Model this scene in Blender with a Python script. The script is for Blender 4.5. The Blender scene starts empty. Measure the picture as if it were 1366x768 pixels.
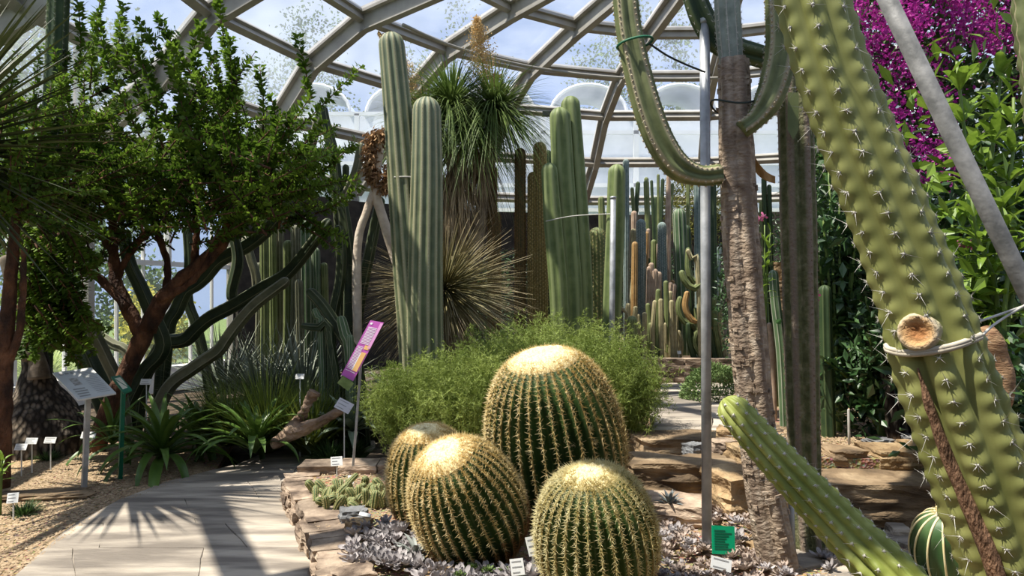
import bpy, bmesh, math, random
import numpy as np

# ---------------------------------------------------------------- camera, sky, sun, exposure
S = bpy.context.scene
FPX, HY, CXP, CAMH = 950.0, 400.0, 683.0, 1.5      # focal length in pixels, horizon row, centre column, eye height
cam = bpy.data.cameras.new('camera'); camo = bpy.data.objects.new('camera', cam)
S.collection.objects.link(camo); S.camera = camo
cam.sensor_width = 36.0; cam.lens = FPX / 1366.0 * 36.0; cam.shift_y = (HY - 384.0) / 1366.0
camo.location = (0, 0, CAMH); camo.rotation_euler = (math.radians(90), 0, 0)
cam.clip_start = 0.05; cam.clip_end = 300

S.view_settings.view_transform = 'Standard'; S.view_settings.look = 'None'
S.view_settings.gamma = 1.0; S.view_settings.use_curve_mapping = False
S.view_settings.exposure = 0.5

W = bpy.data.worlds.new('sky'); S.world = W; W.use_nodes = True
nt = W.node_tree; nt.nodes.clear()
wo = nt.nodes.new('ShaderNodeOutputWorld'); bg = nt.nodes.new('ShaderNodeBackground')
tc = nt.nodes.new('ShaderNodeTexCoord'); nz = nt.nodes.new('ShaderNodeTexNoise'); rp = nt.nodes.new('ShaderNodeValToRGB')
nz.inputs['Scale'].default_value = 2.2; nz.inputs['Detail'].default_value = 4
rp.color_ramp.elements[0].position = 0.38; rp.color_ramp.elements[0].color = (0.30, 0.47, 0.86, 1)
rp.color_ramp.elements[1].position = 0.66; rp.color_ramp.elements[1].color = (0.74, 0.82, 0.96, 1)
nt.links.new(tc.outputs['Generated'], nz.inputs['Vector']); nt.links.new(nz.outputs['Fac'], rp.inputs['Fac'])
nt.links.new(rp.outputs['Color'], bg.inputs['Color']); nt.links.new(bg.outputs['Background'], wo.inputs['Surface'])
bg.inputs['Strength'].default_value = 0.66

SUNDIR = np.array([-0.43, -0.12, 0.89])              # towards the sun
sl = bpy.data.lights.new('sun', 'SUN'); slo = bpy.data.objects.new('sun', sl); S.collection.objects.link(slo)
sl.energy = 8.2; sl.angle = math.radians(0.6); sl.color = (1.0, 0.90, 0.74)
from mathutils import Vector, Matrix
slo.rotation_euler = Vector(SUNDIR).to_track_quat('Z', 'Y').to_euler(); slo.location = (-6, 4, 14)

COL = S.collection
rng = np.random.default_rng(7); random.seed(7)
# ---------------------------------------------------------------- helpers
def P(px, py, d):
    return np.array([(px - CXP) * d / FPX, d, CAMH + (HY - py) * d / FPX])
def G(px, py, z=0.0):
    return P(px, py, FPX * (CAMH - z) / (py - HY))
def mpx(w, d): return w * d / FPX
ORG = {}
def tag(o, label=None, cat=None, group=None, kind=None):
    if label: o['label'] = label
    if cat: o['category'] = cat
    if group: o['group'] = group
    if kind: o['kind'] = kind
    return o
def thing(name, loc, label=None, cat=None, group=None, kind=None):
    o = bpy.data.objects.new(name, None); COL.objects.link(o); o.empty_display_size = 0.1
    o.location = [float(c) for c in loc]; ORG[o.name] = np.array(loc, float)
    return tag(o, label, cat, group, kind)

def norm(a):
    a = np.asarray(a, float); n = np.linalg.norm(a, axis=-1, keepdims=True); n[n == 0] = 1
    return a / n

class MB:
    def __init__(s): s.V = []; s.T = []; s.Q = []; s.n = 0; s.at = {'ridge': [], 'along': []}
    def add(s, V, F, ridge=0.0, along=0.0):
        V = np.asarray(V, float).reshape(-1, 3); F = np.asarray(F, np.int64)
        s.V.append(V)
        if len(F): (s.T if F.shape[1] == 3 else s.Q).append(F + s.n)
        s.n += len(V)
        for k, a in (('ridge', ridge), ('along', along)):
            s.at[k].append(np.broadcast_to(np.asarray(a, float), (len(V),)))
        return s
    def addm(s, V, Fs, ridge=0.0, along=0.0):
        n0 = s.n
        s.add(V, np.zeros((0, 3), int), ridge, along)
        for F in Fs:
            F = np.asarray(F, np.int64)
            if len(F): (s.T if F.shape[1] == 3 else s.Q).append(F + n0)
        return s
    def box(s, c, size, R=None):
        v = np.array([[x, y, z] for x in (-.5, .5) for y in (-.5, .5) for z in (-.5, .5)]) * np.array(size)
        if R is not None: v = v @ np.asarray(R).T
        return s.add(v + np.array(c), [[0, 1, 3, 2], [4, 6, 7, 5], [0, 4, 5, 1], [2, 3, 7, 6], [0, 2, 6, 4], [1, 5, 7, 3]])
    def bar(s, a, b, w, h=None, up=(0, 0, 1)):
        a = np.array(a, float); b = np.array(b, float); h = h or w
        z = norm(b - a); x = np.cross(z, up)
        if np.linalg.norm(x) < 1e-5: x = np.cross(z, (0, 1, 0))
        x = norm(x); y = np.cross(z, x); R = np.stack([x, y, z], 1)
        return s.box((a + b) / 2, (w, h, np.linalg.norm(b - a)), R)
    def mesh(s, name, org=(0, 0, 0), smooth=True):
        V = np.concatenate(s.V) - np.asarray(org, float)
        T = np.concatenate(s.T) if s.T else np.zeros((0, 3), np.int64)
        Q = np.concatenate(s.Q) if s.Q else np.zeros((0, 4), np.int64)
        me = bpy.data.meshes.new(name)
        me.vertices.add(len(V)); me.vertices.foreach_set('co', V.astype(np.float32).ravel())
        li = np.concatenate([T.ravel(), Q.ravel()]).astype(np.int32)
        me.loops.add(len(li)); me.loops.foreach_set('vertex_index', li)
        tot = np.concatenate([np.full(len(T), 3), np.full(len(Q), 4)]).astype(np.int32)
        st = (np.concatenate([[0], np.cumsum(tot)[:-1]]) if len(tot) else np.zeros(0)).astype(np.int32)
        me.polygons.add(len(tot)); me.polygons.foreach_set('loop_start', st); me.polygons.foreach_set('loop_total', tot)
        me.polygons.foreach_set('use_smooth', np.full(len(tot), bool(smooth)))
        for k in s.at:
            a = np.concatenate(s.at[k]).astype(np.float32)
            if a.any(): me.attributes.new(k, 'FLOAT', 'POINT').data.foreach_set('value', a)
        me.update(calc_edges=True); me.validate()
        return me
    def build(s, name, mat, parent=None, loc=None, smooth=True, label=None, cat=None, group=None, kind=None):
        if parent is not None: org = ORG[parent.name]
        else: org = np.array(loc if loc is not None else (0, 0, 0), float)
        me = s.mesh(name, org, smooth); me.materials.append(mat)
        o = bpy.data.objects.new(name, me); COL.objects.link(o)
        if parent is not None: o.parent = parent
        else: o.location = [float(c) for c in org]
        ORG[o.name] = org
        return tag(o, label, cat, group, kind)

def inst(me, name, parent=None, mtx=None, label=None, cat=None, group=None, kind=None):
    o = bpy.data.objects.new(name, me); COL.objects.link(o)
    if parent is not None:
        o.parent = parent
        if mtx is not None:
            m = mtx.copy(); m.translation = m.translation - Vector(ORG[parent.name]); o.matrix_local = m
    elif mtx is not None: o.matrix_world = mtx
    ORG[o.name] = ORG[parent.name] if parent is not None else (np.array(mtx.translation) if mtx is not None else np.zeros(3))
    return tag(o, label, cat, group, kind)
def mtx(loc, R=None, s=1.0):
    m = Matrix.Identity(4)
    if R is not None:
        R = np.asarray(R)
        for i in range(3):
            for j in range(3): m[i][j] = float(R[i, j]) * (s if np.isscalar(s) else s[j])
    else:
        for i in range(3): m[i][i] = s if np.isscalar(s) else s[i]
    m.translation = Vector([float(c) for c in loc]); return m
def frame(d, up=(0, 0, 1)):
    """columns: side, along d, normal"""
    y = norm(d); x = np.cross(y, up)
    if np.linalg.norm(x) < 1e-4: x = np.cross(y, (0, 1, 0))
    x = norm(x); z = np.cross(x, y)
    return np.stack([x, y, z], 1)

def crom(pts, n):
    pts = np.asarray(pts, float)
    if len(pts) == 2:
        t = np.linspace(0, 1, n)[:, None]; return pts[0] * (1 - t) + pts[1] * t
    p = np.vstack([2 * pts[0] - pts[1], pts, 2 * pts[-1] - pts[-2]])
    seg = np.linalg.norm(np.diff(pts, axis=0), axis=1); cs = np.concatenate([[0], np.cumsum(seg)])
    u = np.linspace(0, cs[-1], n); k = np.clip(np.searchsorted(cs, u, side='right') - 1, 0, len(pts) - 2)
    t = ((u - cs[k]) / np.maximum(seg[k], 1e-9))[:, None]
    p0, p1, p2, p3 = p[k], p[k + 1], p[k + 2], p[k + 3]
    return .5 * (2 * p1 + (p2 - p0) * t + (2 * p0 - 5 * p1 + 4 * p2 - p3) * t * t + (3 * p1 - p0 - 3 * p2 + p3) * t ** 3)

def pn(V, seed, freq=1.0, oct=3):
    r = np.random.default_rng(seed); out = np.zeros(len(V)); a = 1.0; f = freq
    for _ in range(oct):
        for _ in range(3):
            k = r.normal(size=3); k *= f / np.linalg.norm(k); out += a * np.sin(V @ k * 6.283 + r.uniform(0, 6.28)) / 3
        a *= .55; f *= 2.1
    return out

def profile(ribs, depth, mode, per=None):
    """multipliers and ridge weights around a ribbed stem"""
    if ribs == 0:
        n = per or 10; return np.ones(n), np.zeros(n)
    per = per or 4; n = ribs * per; th = np.arange(n) / n * ribs * 2 * np.pi
    if mode == 'sharp':  w = 1 - np.abs(np.sin(th / 2)) ** 1.0
    elif mode == 'lobe': w = np.abs(np.cos(th / 2)) ** 0.8
    else:                w = .5 + .5 * np.cos(th)
    return 1 - depth * (1 - w), np.clip(w, 0, 1) ** 2

def sweep(pts, rad, ribs=0, depth=.2, mode='sharp', per=None, nring=24, dome=True, bump=0.0, bumpn=0, wob=0, seed=0, rot=0.0, flat=0.0):
    """swept tube: returns V, [quads, tris], ridge, along, frames"""
    L0 = np.linalg.norm(np.diff(np.asarray(pts, float), axis=0), axis=1).sum()
    rad = np.atleast_1d(np.asarray(rad, float)); Rt = rad[-1]
    dense = crom(pts, max(160, nring * 3)); sl_ = np.concatenate([[0], np.cumsum(np.linalg.norm(np.diff(dense, axis=0), axis=1))]); L = sl_[-1]
    if dome and L > Rt * 1.2:
        e = np.array([1 - np.cos(a) for a in np.linspace(np.pi / 2, 0.12, 6)])   # 1..0
        s_ = np.concatenate([np.linspace(0, L - Rt, nring), L - Rt * e[1:]])
        m = np.ones(len(s_)); k = s_ > L - Rt
        m[k] = np.sqrt(np.maximum(1 - ((s_[k] - (L - Rt)) / Rt) ** 2, .003))
    else:
        s_ = np.linspace(0, L, nring); m = np.ones(len(s_))
    C = np.stack([np.interp(s_, sl_, dense[:, i]) for i in range(3)], 1)
    Tn = norm(np.gradient(C, axis=0)); kp = np.linspace(0, 1, len(rad))
    if len(rad) == len(pts) and len(pts) > 2: kp = np.concatenate([[0], np.cumsum(np.linalg.norm(np.diff(np.asarray(pts, float), axis=0), axis=1))]) / L0
    R = np.interp(s_ / L, kp, rad) * m
    ref = np.array([0.31, -1.0, 0.05]); x = ref - Tn[0] * (ref @ Tn[0]); x /= np.linalg.norm(x)
    X = [x]
    for i in range(1, len(C)):
        x = X[-1] - Tn[i] * (X[-1] @ Tn[i]); X.append(x / np.linalg.norm(x))
    X = np.array(X); Y = np.cross(Tn, X)
    pm, w = profile(ribs, depth, mode, per); n = len(pm); th = np.arange(n) / n * 2 * np.pi + rot
    rr = R[:, None] * pm[None, :]
    if bump:
        ph = (np.round(np.arange(n) / max(1, n // max(ribs, 1))) % 2) * np.pi
        rr = rr * (1 + bump * np.cos(s_[:, None] / L * 2 * np.pi * bumpn + ph[None]) * w[None])
    V = C[:, None] + rr[..., None] * (np.cos(th)[None, :, None] * X[:, None] + np.sin(th)[None, :, None] * Y[:, None])
    V = V.reshape(-1, 3)
    if wob: V = V + (pn(V, seed, 1.0 / max(Rt * 6, .05)) * wob)[:, None] * norm(V - np.repeat(C, n, 0))
    m_ = len(C); i = np.arange(m_ - 1)[:, None] * n; j = np.arange(n)[None]; j2 = (j + 1) % n
    Q = np.stack([i + j, i + j2, i + n + j2, i + n + j], -1).reshape(-1, 4)
    V = np.vstack([V, C[-1] + Tn[-1] * R[-1] * .3, C[0]]); a = len(V) - 2
    jj = np.arange(n); top = (m_ - 1) * n
    Tt = np.stack([top + jj, top + (jj + 1) % n, np.full(n, a)], 1); Tb = np.stack([(jj + 1) % n, jj, np.full(n, a + 1)], 1)
    ridge = np.concatenate([np.tile(w, m_), [1, 0]]); al = np.concatenate([np.repeat(s_ / L, n), [1, 0]])
    return V, [Q, np.vstack([Tt, Tb])], ridge, al, dict(C=C, T=Tn, X=X, Y=Y, R=R, s=s_, L=L, th=th, pm=pm, w=w, ribs=ribs, rot=rot)

def spines(mb, B, D, Ln, rad):
    """thin three-sided spines"""
    B = np.asarray(B, float); D = norm(D); N = len(B)
    if N == 0: return
    Ln = np.broadcast_to(Ln, (N,)); rad = np.broadcast_to(rad, (N,))
    a = np.cross(D, [.3, .5, .8]); a = norm(a); b = np.cross(D, a)
    V = np.empty((N, 4, 3))
    for k in range(3):
        t = k * 2.0944; V[:, k] = B + rad[:, None] * (np.cos(t) * a + np.sin(t) * b)
    V[:, 3] = B + D * Ln[:, None]
    o = np.arange(N)[:, None] * 4
    F = np.concatenate([o + [0, 1, 3], o + [1, 2, 3], o + [2, 0, 3]])
    al = np.tile([0, 0, 0, 1.0], N)
    mb.add(V, F, along=al)

def areoles(info, spacing, off=1.0, stagger=True, smin=0.0):
    """points on the ridges of a swept stem, with outward direction and tangent"""
    nb = max(2, int(info['L'] * (1 - smin) / spacing)); B = []; D = []; T = []
    for r in range(info['ribs']):
        th = r / info['ribs'] * 2 * np.pi + info['rot']
        u = (np.arange(nb) + (.5 if (r % 2 and stagger) else 0)) * spacing + smin * info['L']; u = u[u < info['L'] * .998]
        f = lambda A: np.stack([np.interp(u, info['s'], A[:, i]) for i in range(3)], 1)
        C = f(info['C']); X = f(info['X']); Y = f(info['Y']); t = f(info['T']); R = np.interp(u, info['s'], info['R'])
        d = np.cos(th) * X + np.sin(th) * Y
        sl2 = np.interp(u, info['s'], np.gradient(info['R'], info['s'] + 1e-9 * np.arange(len(info['s']))))
        B.append(C + d * (R * off)[:, None]); D.append(norm(d - t * np.clip(sl2, -6, 6)[:, None])); T.append(t)
    return np.vstack(B), np.vstack(D), np.vstack(T)

def star_spines(mb, B, D, T, k, ln, rad, spread=1.1, rg=None, jit=.25):
    rg = rg or rng; S_ = np.cross(D, T); N = len(B); Bs = []; Ds = []; Ls = []
    for i in range(k):
        a = 2 * np.pi * i / k + rg.uniform(0, 1, N)
        e = spread * rg.uniform(.7, 1.2, N)
        d = D * np.cos(e)[:, None] + (np.cos(a)[:, None] * T + np.sin(a)[:, None] * S_) * np.sin(e)[:, None]
        Bs.append(B); Ds.append(d); Ls.append(ln * rg.uniform(1 - jit * 2, 1 + jit, N))
    spines(mb, np.vstack(Bs), np.vstack(Ds), np.concatenate(Ls), rad)

def blades(mb, B, D, Ln, w, droop=.3, seg=4, side=None, tipw=.08, mid=.6):
    """ribbons that arch under their own weight, all at once"""
    B = np.asarray(B, float); D = norm(D); N = len(B); Ln = np.broadcast_to(np.asarray(Ln, float), (N,)); w = np.broadcast_to(np.asarray(w, float), (N,))
    droop = np.broadcast_to(np.asarray(droop, float), (N,))
    s_ = np.cross(D, [0, 0, 1.0]) if side is None else side
    s_ = norm(s_ + 1e-4); V = np.empty((N, seg + 1, 2, 3)); al = np.empty((N, seg + 1, 2))
    for k in range(seg + 1):
        t = k / seg; c = B + D * (Ln * t)[:, None]; c = c + np.array([0, 0, -1.0]) * (droop * Ln * t * t)[:, None]
        ww = w * .5 * ((.55 + .45 * min(1, t / .2)) * (1 - max(0, (t - mid) / (1 - mid)) * (1 - tipw)))
        V[:, k, 0] = c - s_ * ww[:, None]; V[:, k, 1] = c + s_ * ww[:, None]; al[:, k] = t
    o = np.arange(N)[:, None] * (2 * (seg + 1)); F = np.concatenate([o + np.array([2 * k, 2 * k + 1, 2 * k + 3, 2 * k + 2]) for k in range(seg)])
    mb.add(V, F, along=al.ravel())

def small_leaves(mb, B, D, Nn, Ln, w, fold=.25):
    """folded little leaves: six vertices, four faces"""
    B = np.asarray(B, float); D = norm(D); N = len(B); Nn = norm(Nn - D * (Nn * D).sum(1, keepdims=True)); s_ = np.cross(D, Nn)
    Ln = np.broadcast_to(Ln, (N,))[:, None]; w = np.broadcast_to(w, (N,))[:, None]
    V = np.stack([B, B + D * Ln * .5 + s_ * w * .5 + Nn * w * fold, B + D * Ln * .55, B + D * Ln * .5 - s_ * w * .5 + Nn * w * fold, B + D * Ln], 1)
    o = np.arange(N)[:, None] * 5
    F = np.concatenate([o + [0, 2, 1], o + [1, 2, 4], o + [0, 3, 2], o + [3, 4, 2]])
    mb.add(V, F, along=np.tile([0, .5, .5, .5, 1.0], N))

def strap_mesh(name, L=1.0, w=.1, n=9, fold=.25, droop=0.0, prof=None, mat=None, thick=0.0, curl=0.0):
    """one strap leaf along +Y, arching down in -Z"""
    mb = MB(); t = np.linspace(0, 1, n)
    pr = prof if prof is not None else np.interp(t, [0, .12, .45, .8, 1], [.55, .7, 1, .62, .02])
    if prof is not None: pr = np.interp(t, np.linspace(0, 1, len(prof)), prof)
    ang = np.cumsum(np.concatenate([[0], np.full(n - 1, droop / (n - 1))])) ; ang = droop * t ** 1.4
    dy = np.cos(ang) * L / (n - 1); dz = -np.sin(ang) * L / (n - 1)
    y = np.concatenate([[0], np.cumsum(dy[:-1])]); z = np.concatenate([[0], np.cumsum(dz[:-1])])
    V = []
    for i in range(n):
        hw = w * .5 * pr[i]; up = np.array([0, np.sin(ang[i]), np.cos(ang[i])])
        c = np.array([0, y[i], z[i]])
        for sx, h in ((-1, fold), (-.5, fold * .3), (0, 0), (.5, fold * .3), (1, fold)):
            V.append(c + np.array([sx * hw, 0, 0]) + up * h * hw)
    V = np.array(V); a = np.repeat(t, 5)
    i = np.arange(n - 1)[:, None] * 5; j = np.arange(4)[None]
    Q = np.stack([i + j, i + j + 1, i + 6 + j, i + 5 + j], -1).reshape(-1, 4)
    mb.add(V, Q, along=a, ridge=np.tile([1, .3, 0, .3, 1], n))
    me = mb.mesh(name)
    if mat: me.materials.append(mat)
    return me

def rock_mb(c, size, seed, cuts=3, amp=.10, rot=0.0, tilt=(0, 0), blocky=.75, layers=0.0):
    bm = bmesh.new(); bmesh.ops.create_cube(bm, size=1.0)
    bmesh.ops.subdivide_edges(bm, edges=bm.edges[:], cuts=cuts, use_grid_fill=True)
    bm.verts.ensure_lookup_table(); V = np.array([v.co[:] for v in bm.verts]); F = [[v.index for v in f.verts] for f in bm.faces]; bm.free()
    sph = norm(V) * .62; V = V * blocky + sph * (1 - blocky)
    nn = norm(V); V = V + nn * (pn(V, seed, .9) * amp)[:, None] + nn * (np.abs(pn(V, seed + 5, 2.2, 3)) * amp * -.8)[:, None]
    V = V * np.array(size)
    if layers: V[:, :2] *= 1 + (np.sin(V[:, 2:3] / size[2] * 19 + pn(V, seed, .8)[:, None]) * layers)
    ca, sa = math.cos(rot), math.sin(rot); Rz = np.array([[ca, -sa, 0], [sa, ca, 0], [0, 0, 1]])
    cx, sx = math.cos(tilt[0]), math.sin(tilt[0]); Rx = np.array([[1, 0, 0], [0, cx, -sx], [0, sx, cx]])
    cy, sy = math.cos(tilt[1]), math.sin(tilt[1]); Ry = np.array([[cy, 0, sy], [0, 1, 0], [-sy, 0, cy]])
    V = V @ (Rz @ Rx @ Ry).T + np.array(c)
    return MB().add(V, np.array(F))

def slab_mb(poly, z, th, seed=0, chamfer=.012, rough=.006):
    """stone slab from a ground polygon, edges broken and slightly chamfered"""
    r = np.random.default_rng(seed); pts = []
    poly = np.array(poly, float); n0 = len(poly)
    for i in range(n0):
        a, b = poly[i], poly[(i + 1) % n0]; k = max(1, min(5, int(np.linalg.norm(b - a) / .18)))
        for j in range(k):
            p = a + (b - a) * j / k
            if j: p = p + r.normal(0, rough * 1.6, 2)
            pts.append(p)
    pts = np.array(pts); c = pts.mean(0); inn = pts + norm(c - pts) * chamfer; n = len(pts)
    zz = r.normal(0, rough * .4, n)
    V = np.vstack([np.c_[inn, z + zz], np.c_[pts, np.full(n, z - chamfer * .7)], np.c_[pts, np.full(n, z - th)], [[*c, z]]])
    i = np.arange(n); j = (i + 1) % n
    mb = MB(); mb.addm(V, [np.stack([i, j, np.full(n, 3 * n)], 1), np.vstack([np.stack([n + i, n + j, j, i], 1), np.stack([2 * n + i, 2 * n + j, n + j, n + i], 1)])])
    return mb

# ---------------------------------------------------------------- materials
MATS = {}
def mk(name, c1, c2=None, scale=8.0, rough=.6, bump=0.0, bscale=40.0, ridge=None, rlo=.5, rhi=.95, along=None, trans=0.0, transcol=None,
       spec=.4, metal=0.0, stretch=None, third=None, rand=0.0, vor=0.0, vcol=None, stripe=None, contrast=(.35, .65), detail=5, bdist=.02):
    if name in MATS: return MATS[name]
    m = bpy.data.materials.new(name); m.use_nodes = True; t = m.node_tree; N = t.nodes; Lk = t.links
    b = N['Principled BSDF']; out = N['Material Output']
    b.inputs['Roughness'].default_value = rough; b.inputs['Metallic'].default_value = metal; b.inputs['Specular IOR Level'].default_value = spec
    co = N.new('ShaderNodeTexCoord'); vec = co.outputs['Object']
    if stretch:
        mp = N.new('ShaderNodeMapping'); mp.inputs['Scale'].default_value = stretch; Lk.new(vec, mp.inputs['Vector']); vec = mp.outputs['Vector']
    nz = N.new('ShaderNodeTexNoise'); nz.inputs['Scale'].default_value = scale; nz.inputs['Detail'].default_value = detail; Lk.new(vec, nz.inputs['Vector'])
    r = N.new('ShaderNodeValToRGB'); r.color_ramp.elements[0].position = contrast[0]; r.color_ramp.elements[1].position = contrast[1]
    r.color_ramp.elements[0].color = (*c1, 1); r.color_ramp.elements[1].color = (*(c2 or c1), 1)
    if third:
        e = r.color_ramp.elements.new(.5 * (contrast[0] + contrast[1])); e.color = (*third, 1)
    Lk.new(nz.outputs['Fac'], r.inputs['Fac']); c = r.outputs['Color']
    def mix(fac, a, bcol, blend='MIX'):
        x = N.new('ShaderNodeMix'); x.data_type = 'RGBA'; x.blend_type = blend
        if isinstance(fac, float): x.inputs[0].default_value = fac
        else: Lk.new(fac, x.inputs[0])
        Lk.new(a, x.inputs[6])
        if isinstance(bcol, tuple): x.inputs[7].default_value = (*bcol, 1)
        else: Lk.new(bcol, x.inputs[7])
        return x.outputs[2]
    def attr(n_): a = N.new('ShaderNodeAttribute'); a.attribute_name = n_; return a.outputs['Fac']
    def ramp(f, lo, hi):
        q = N.new('ShaderNodeMapRange'); q.inputs['From Min'].default_value = lo; q.inputs['From Max'].default_value = hi; Lk.new(f, q.inputs['Value']); return q.outputs['Result']
    if along:
        a = N.new('ShaderNodeValToRGB'); els = a.color_ramp.elements
        nn = N.new('ShaderNodeMath'); nn.operation = 'MULTIPLY_ADD'; Lk.new(nz.outputs['Fac'], nn.inputs[0]); nn.inputs[1].default_value = .12; Lk.new(attr('along'), nn.inputs[2])
        Lk.new(nn.outputs[0], a.inputs['Fac'])
        els[0].position = along[0][0]; els[0].color = (*along[0][1], along[0][2]); els[1].position = along[-1][0]; els[1].color = (*along[-1][1], along[-1][2])
        for q in along[1:-1]:
            e = els.new(q[0]); e.color = (*q[1], q[2])
        c = mix(a.outputs['Alpha'], c, a.outputs['Color'])
    if ridge: c = mix(ramp(attr('ridge'), rlo, rhi), c, ridge)
    hv = None
    if vor:
        v = N.new('ShaderNodeTexVoronoi'); v.inputs['Scale'].default_value = vor; Lk.new(vec, v.inputs['Vector'])
        c = mix(ramp(v.outputs['Distance'], .75, .25) if False else .45, c, v.outputs['Color'], 'SOFT_LIGHT') if vcol is None else mix(ramp(v.outputs['Distance'], .3, .65), c, vcol)
        hv = v.outputs['Distance']
    if rand:
        oi = N.new('ShaderNodeObjectInfo'); h = N.new('ShaderNodeHueSaturation'); q = N.new('ShaderNodeMapRange')
        q.inputs['To Min'].default_value = 1 - rand; q.inputs['To Max'].default_value = 1 + rand; Lk.new(oi.outputs['Random'], q.inputs['Value'])
        Lk.new(q.outputs['Result'], h.inputs['Value']); Lk.new(c, h.inputs['Color']); c = h.outputs['Color']
    Lk.new(c, b.inputs['Base Color'])
    if bump:
        bn = N.new('ShaderNodeTexNoise'); bn.inputs['Scale'].default_value = bscale; bn.inputs['Detail'].default_value = 4; Lk.new(vec, bn.inputs['Vector'])
        bp = N.new('ShaderNodeBump'); bp.inputs['Strength'].default_value = bump; bp.inputs['Distance'].default_value = bdist
        Lk.new(bn.outputs['Fac'] if hv is None else hv, bp.inputs['Height']); Lk.new(bp.outputs['Normal'], b.inputs['Normal'])
    if trans:
        tr = N.new('ShaderNodeBsdfTranslucent'); ms = N.new('ShaderNodeMixShader'); ms.inputs[0].default_value = trans
        if transcol: tr.inputs['Color'].default_value = (*transcol, 1)
        else: Lk.new(c, tr.inputs['Color'])
        Lk.new(b.outputs[0], ms.inputs[1]); Lk.new(tr.outputs[0], ms.inputs[2]); Lk.new(ms.outputs[0], out.inputs['Surface'])
    MATS[name] = m; return m

M_steel = mk('greenhouse_steel', (.30, .28, .255), (.40, .38, .345), 3, .5, spec=.4)
M_alu = mk('glazing_bar', (.52, .50, .47), (.60, .58, .55), 4, .45)
M_white = mk('white_paint', (.74, .74, .74), (.8, .8, .8), 3, .5)
M_galv = mk('galvanised_pipe', (.30, .31, .32), (.52, .53, .54), 9, .45, .08, 60, spec=.5, metal=.35)
M_gravel = mk('gravel_ground', (.19, .13, .075), (.35, .255, .15), 60, .9, .5, 90, vor=55, contrast=(.3, .7))
M_pebble = mk('gravel_pebble', (.20, .13, .07), (.48, .36, .235), 30, .85, rand=0, contrast=(.3, .7), third=(.33, .235, .14))
M_soil = mk('soil', (.035, .026, .018), (.12, .085, .055), 14, .95, .5, 60)
M_slab = mk('path_slate', (.20, .17, .14), (.46, .395, .32), 2.2, .85, .6, 24, stretch=(.5, 2.6, 1), third=(.32, .275, .225), rand=.14, detail=12, contrast=(.41, .60))
M_sand = mk('sandstone', (.16, .095, .045), (.52, .38, .22), 5.5, .92, 1.0, 9, bdist=.06, third=(.36, .245, .13), rand=.2, detail=8, contrast=(.3, .7))
M_rock = mk('layered_rock', (.06, .04, .025), (.46, .34, .21), 4.5, .92, 1.0, 7, bdist=.06, stretch=(.8, .8, 2.0), third=(.24, .165, .095), rand=.15, detail=9, contrast=(.32, .7))
M_grock = mk('grey_stone', (.12, .12, .125), (.27, .27, .27), 6, .85, .5, 25, rand=.15)
M_edge = mk('edging_stone', (.08, .055, .04), (.44, .34, .25), 7, .92, 1.0, 16, stretch=(1, 1, 2.5), third=(.27, .20, .145), rand=.35, detail=8, contrast=(.32, .68))
M_sign = mk('label_plate', (.70, .70, .68), (.78, .78, .76), 5, .5)
M_print = mk('dark_print', (.30, .30, .30), None, 5, .7)
# ---------------------------------------------------------------- glasshouse dome (structure)
DC = np.array([3.077, 8.254]); TH0, DTH, NR = -1.634, 2 * math.pi / 21, 21
RINGS = [(9.60, 3.98), (8.48, 4.71), (7.60, 5.58), (6.42, 6.10), (4.65, 6.33), (2.4, 6.52)]      # radius, height: bottom to crown
def dome(k, j):
    th = TH0 + DTH * k; r, z = RINGS[j]
    return np.array([DC[0] + r * math.sin(th), DC[1] + r * math.cos(th), z])

def glass_mat(name, haze, tint, rough=.05):
    m = bpy.data.materials.new(name); m.use_nodes = True; t = m.node_tree; N = t.nodes; Lk = t.links; N.clear()
    out = N.new('ShaderNodeOutputMaterial'); tp = N.new('ShaderNodeBsdfTransparent'); tl = N.new('ShaderNodeBsdfTranslucent'); gl = N.new('ShaderNodeBsdfGlossy')
    df = N.new('ShaderNodeBsdfDiffuse'); m0 = N.new('ShaderNodeMixShader'); m1 = N.new('ShaderNodeMixShader'); m2 = N.new('ShaderNodeMixShader')
    tp.inputs['Color'].default_value = (*tint, 1); tl.inputs['Color'].default_value = (.62, .70, .84, 1); df.inputs['Color'].default_value = (.5, .56, .64, 1)
    gl.inputs['Roughness'].default_value = rough
    m0.inputs[0].default_value = .35; Lk.new(tl.outputs[0], m0.inputs[1]); Lk.new(df.outputs[0], m0.inputs[2])
    co = N.new('ShaderNodeTexCoord'); nz = N.new('ShaderNodeTexNoise'); nz.inputs['Scale'].default_value = 1.1; nz.inputs['Detail'].default_value = 6
    q = N.new('ShaderNodeMapRange'); q.inputs['From Min'].default_value = .3; q.inputs['From Max'].default_value = .7; q.inputs['To Min'].default_value = haze * .5; q.inputs['To Max'].default_value = haze * 1.5
    Lk.new(co.outputs['Object'], nz.inputs['Vector']); Lk.new(nz.outputs['Fac'], q.inputs['Value']); Lk.new(q.outputs['Result'], m1.inputs[0])
    Lk.new(tp.outputs[0], m1.inputs[1]); Lk.new(m0.outputs[0], m1.inputs[2])
    fr = N.new('ShaderNodeFresnel'); fr.inputs['IOR'].default_value = 1.25
    Lk.new(fr.outputs[0], m2.inputs[0]); Lk.new(m1.outputs[0], m2.inputs[1]); Lk.new(gl.outputs[0], m2.inputs[2]); Lk.new(m2.outputs[0], out.inputs['Surface'])
    return m
M_glass = glass_mat('hazy_roof_glass', .21, (.88, .93, 1.0))
M_wglass = glass_mat('wall_glass', .08, (.92, .95, .96))

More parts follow.
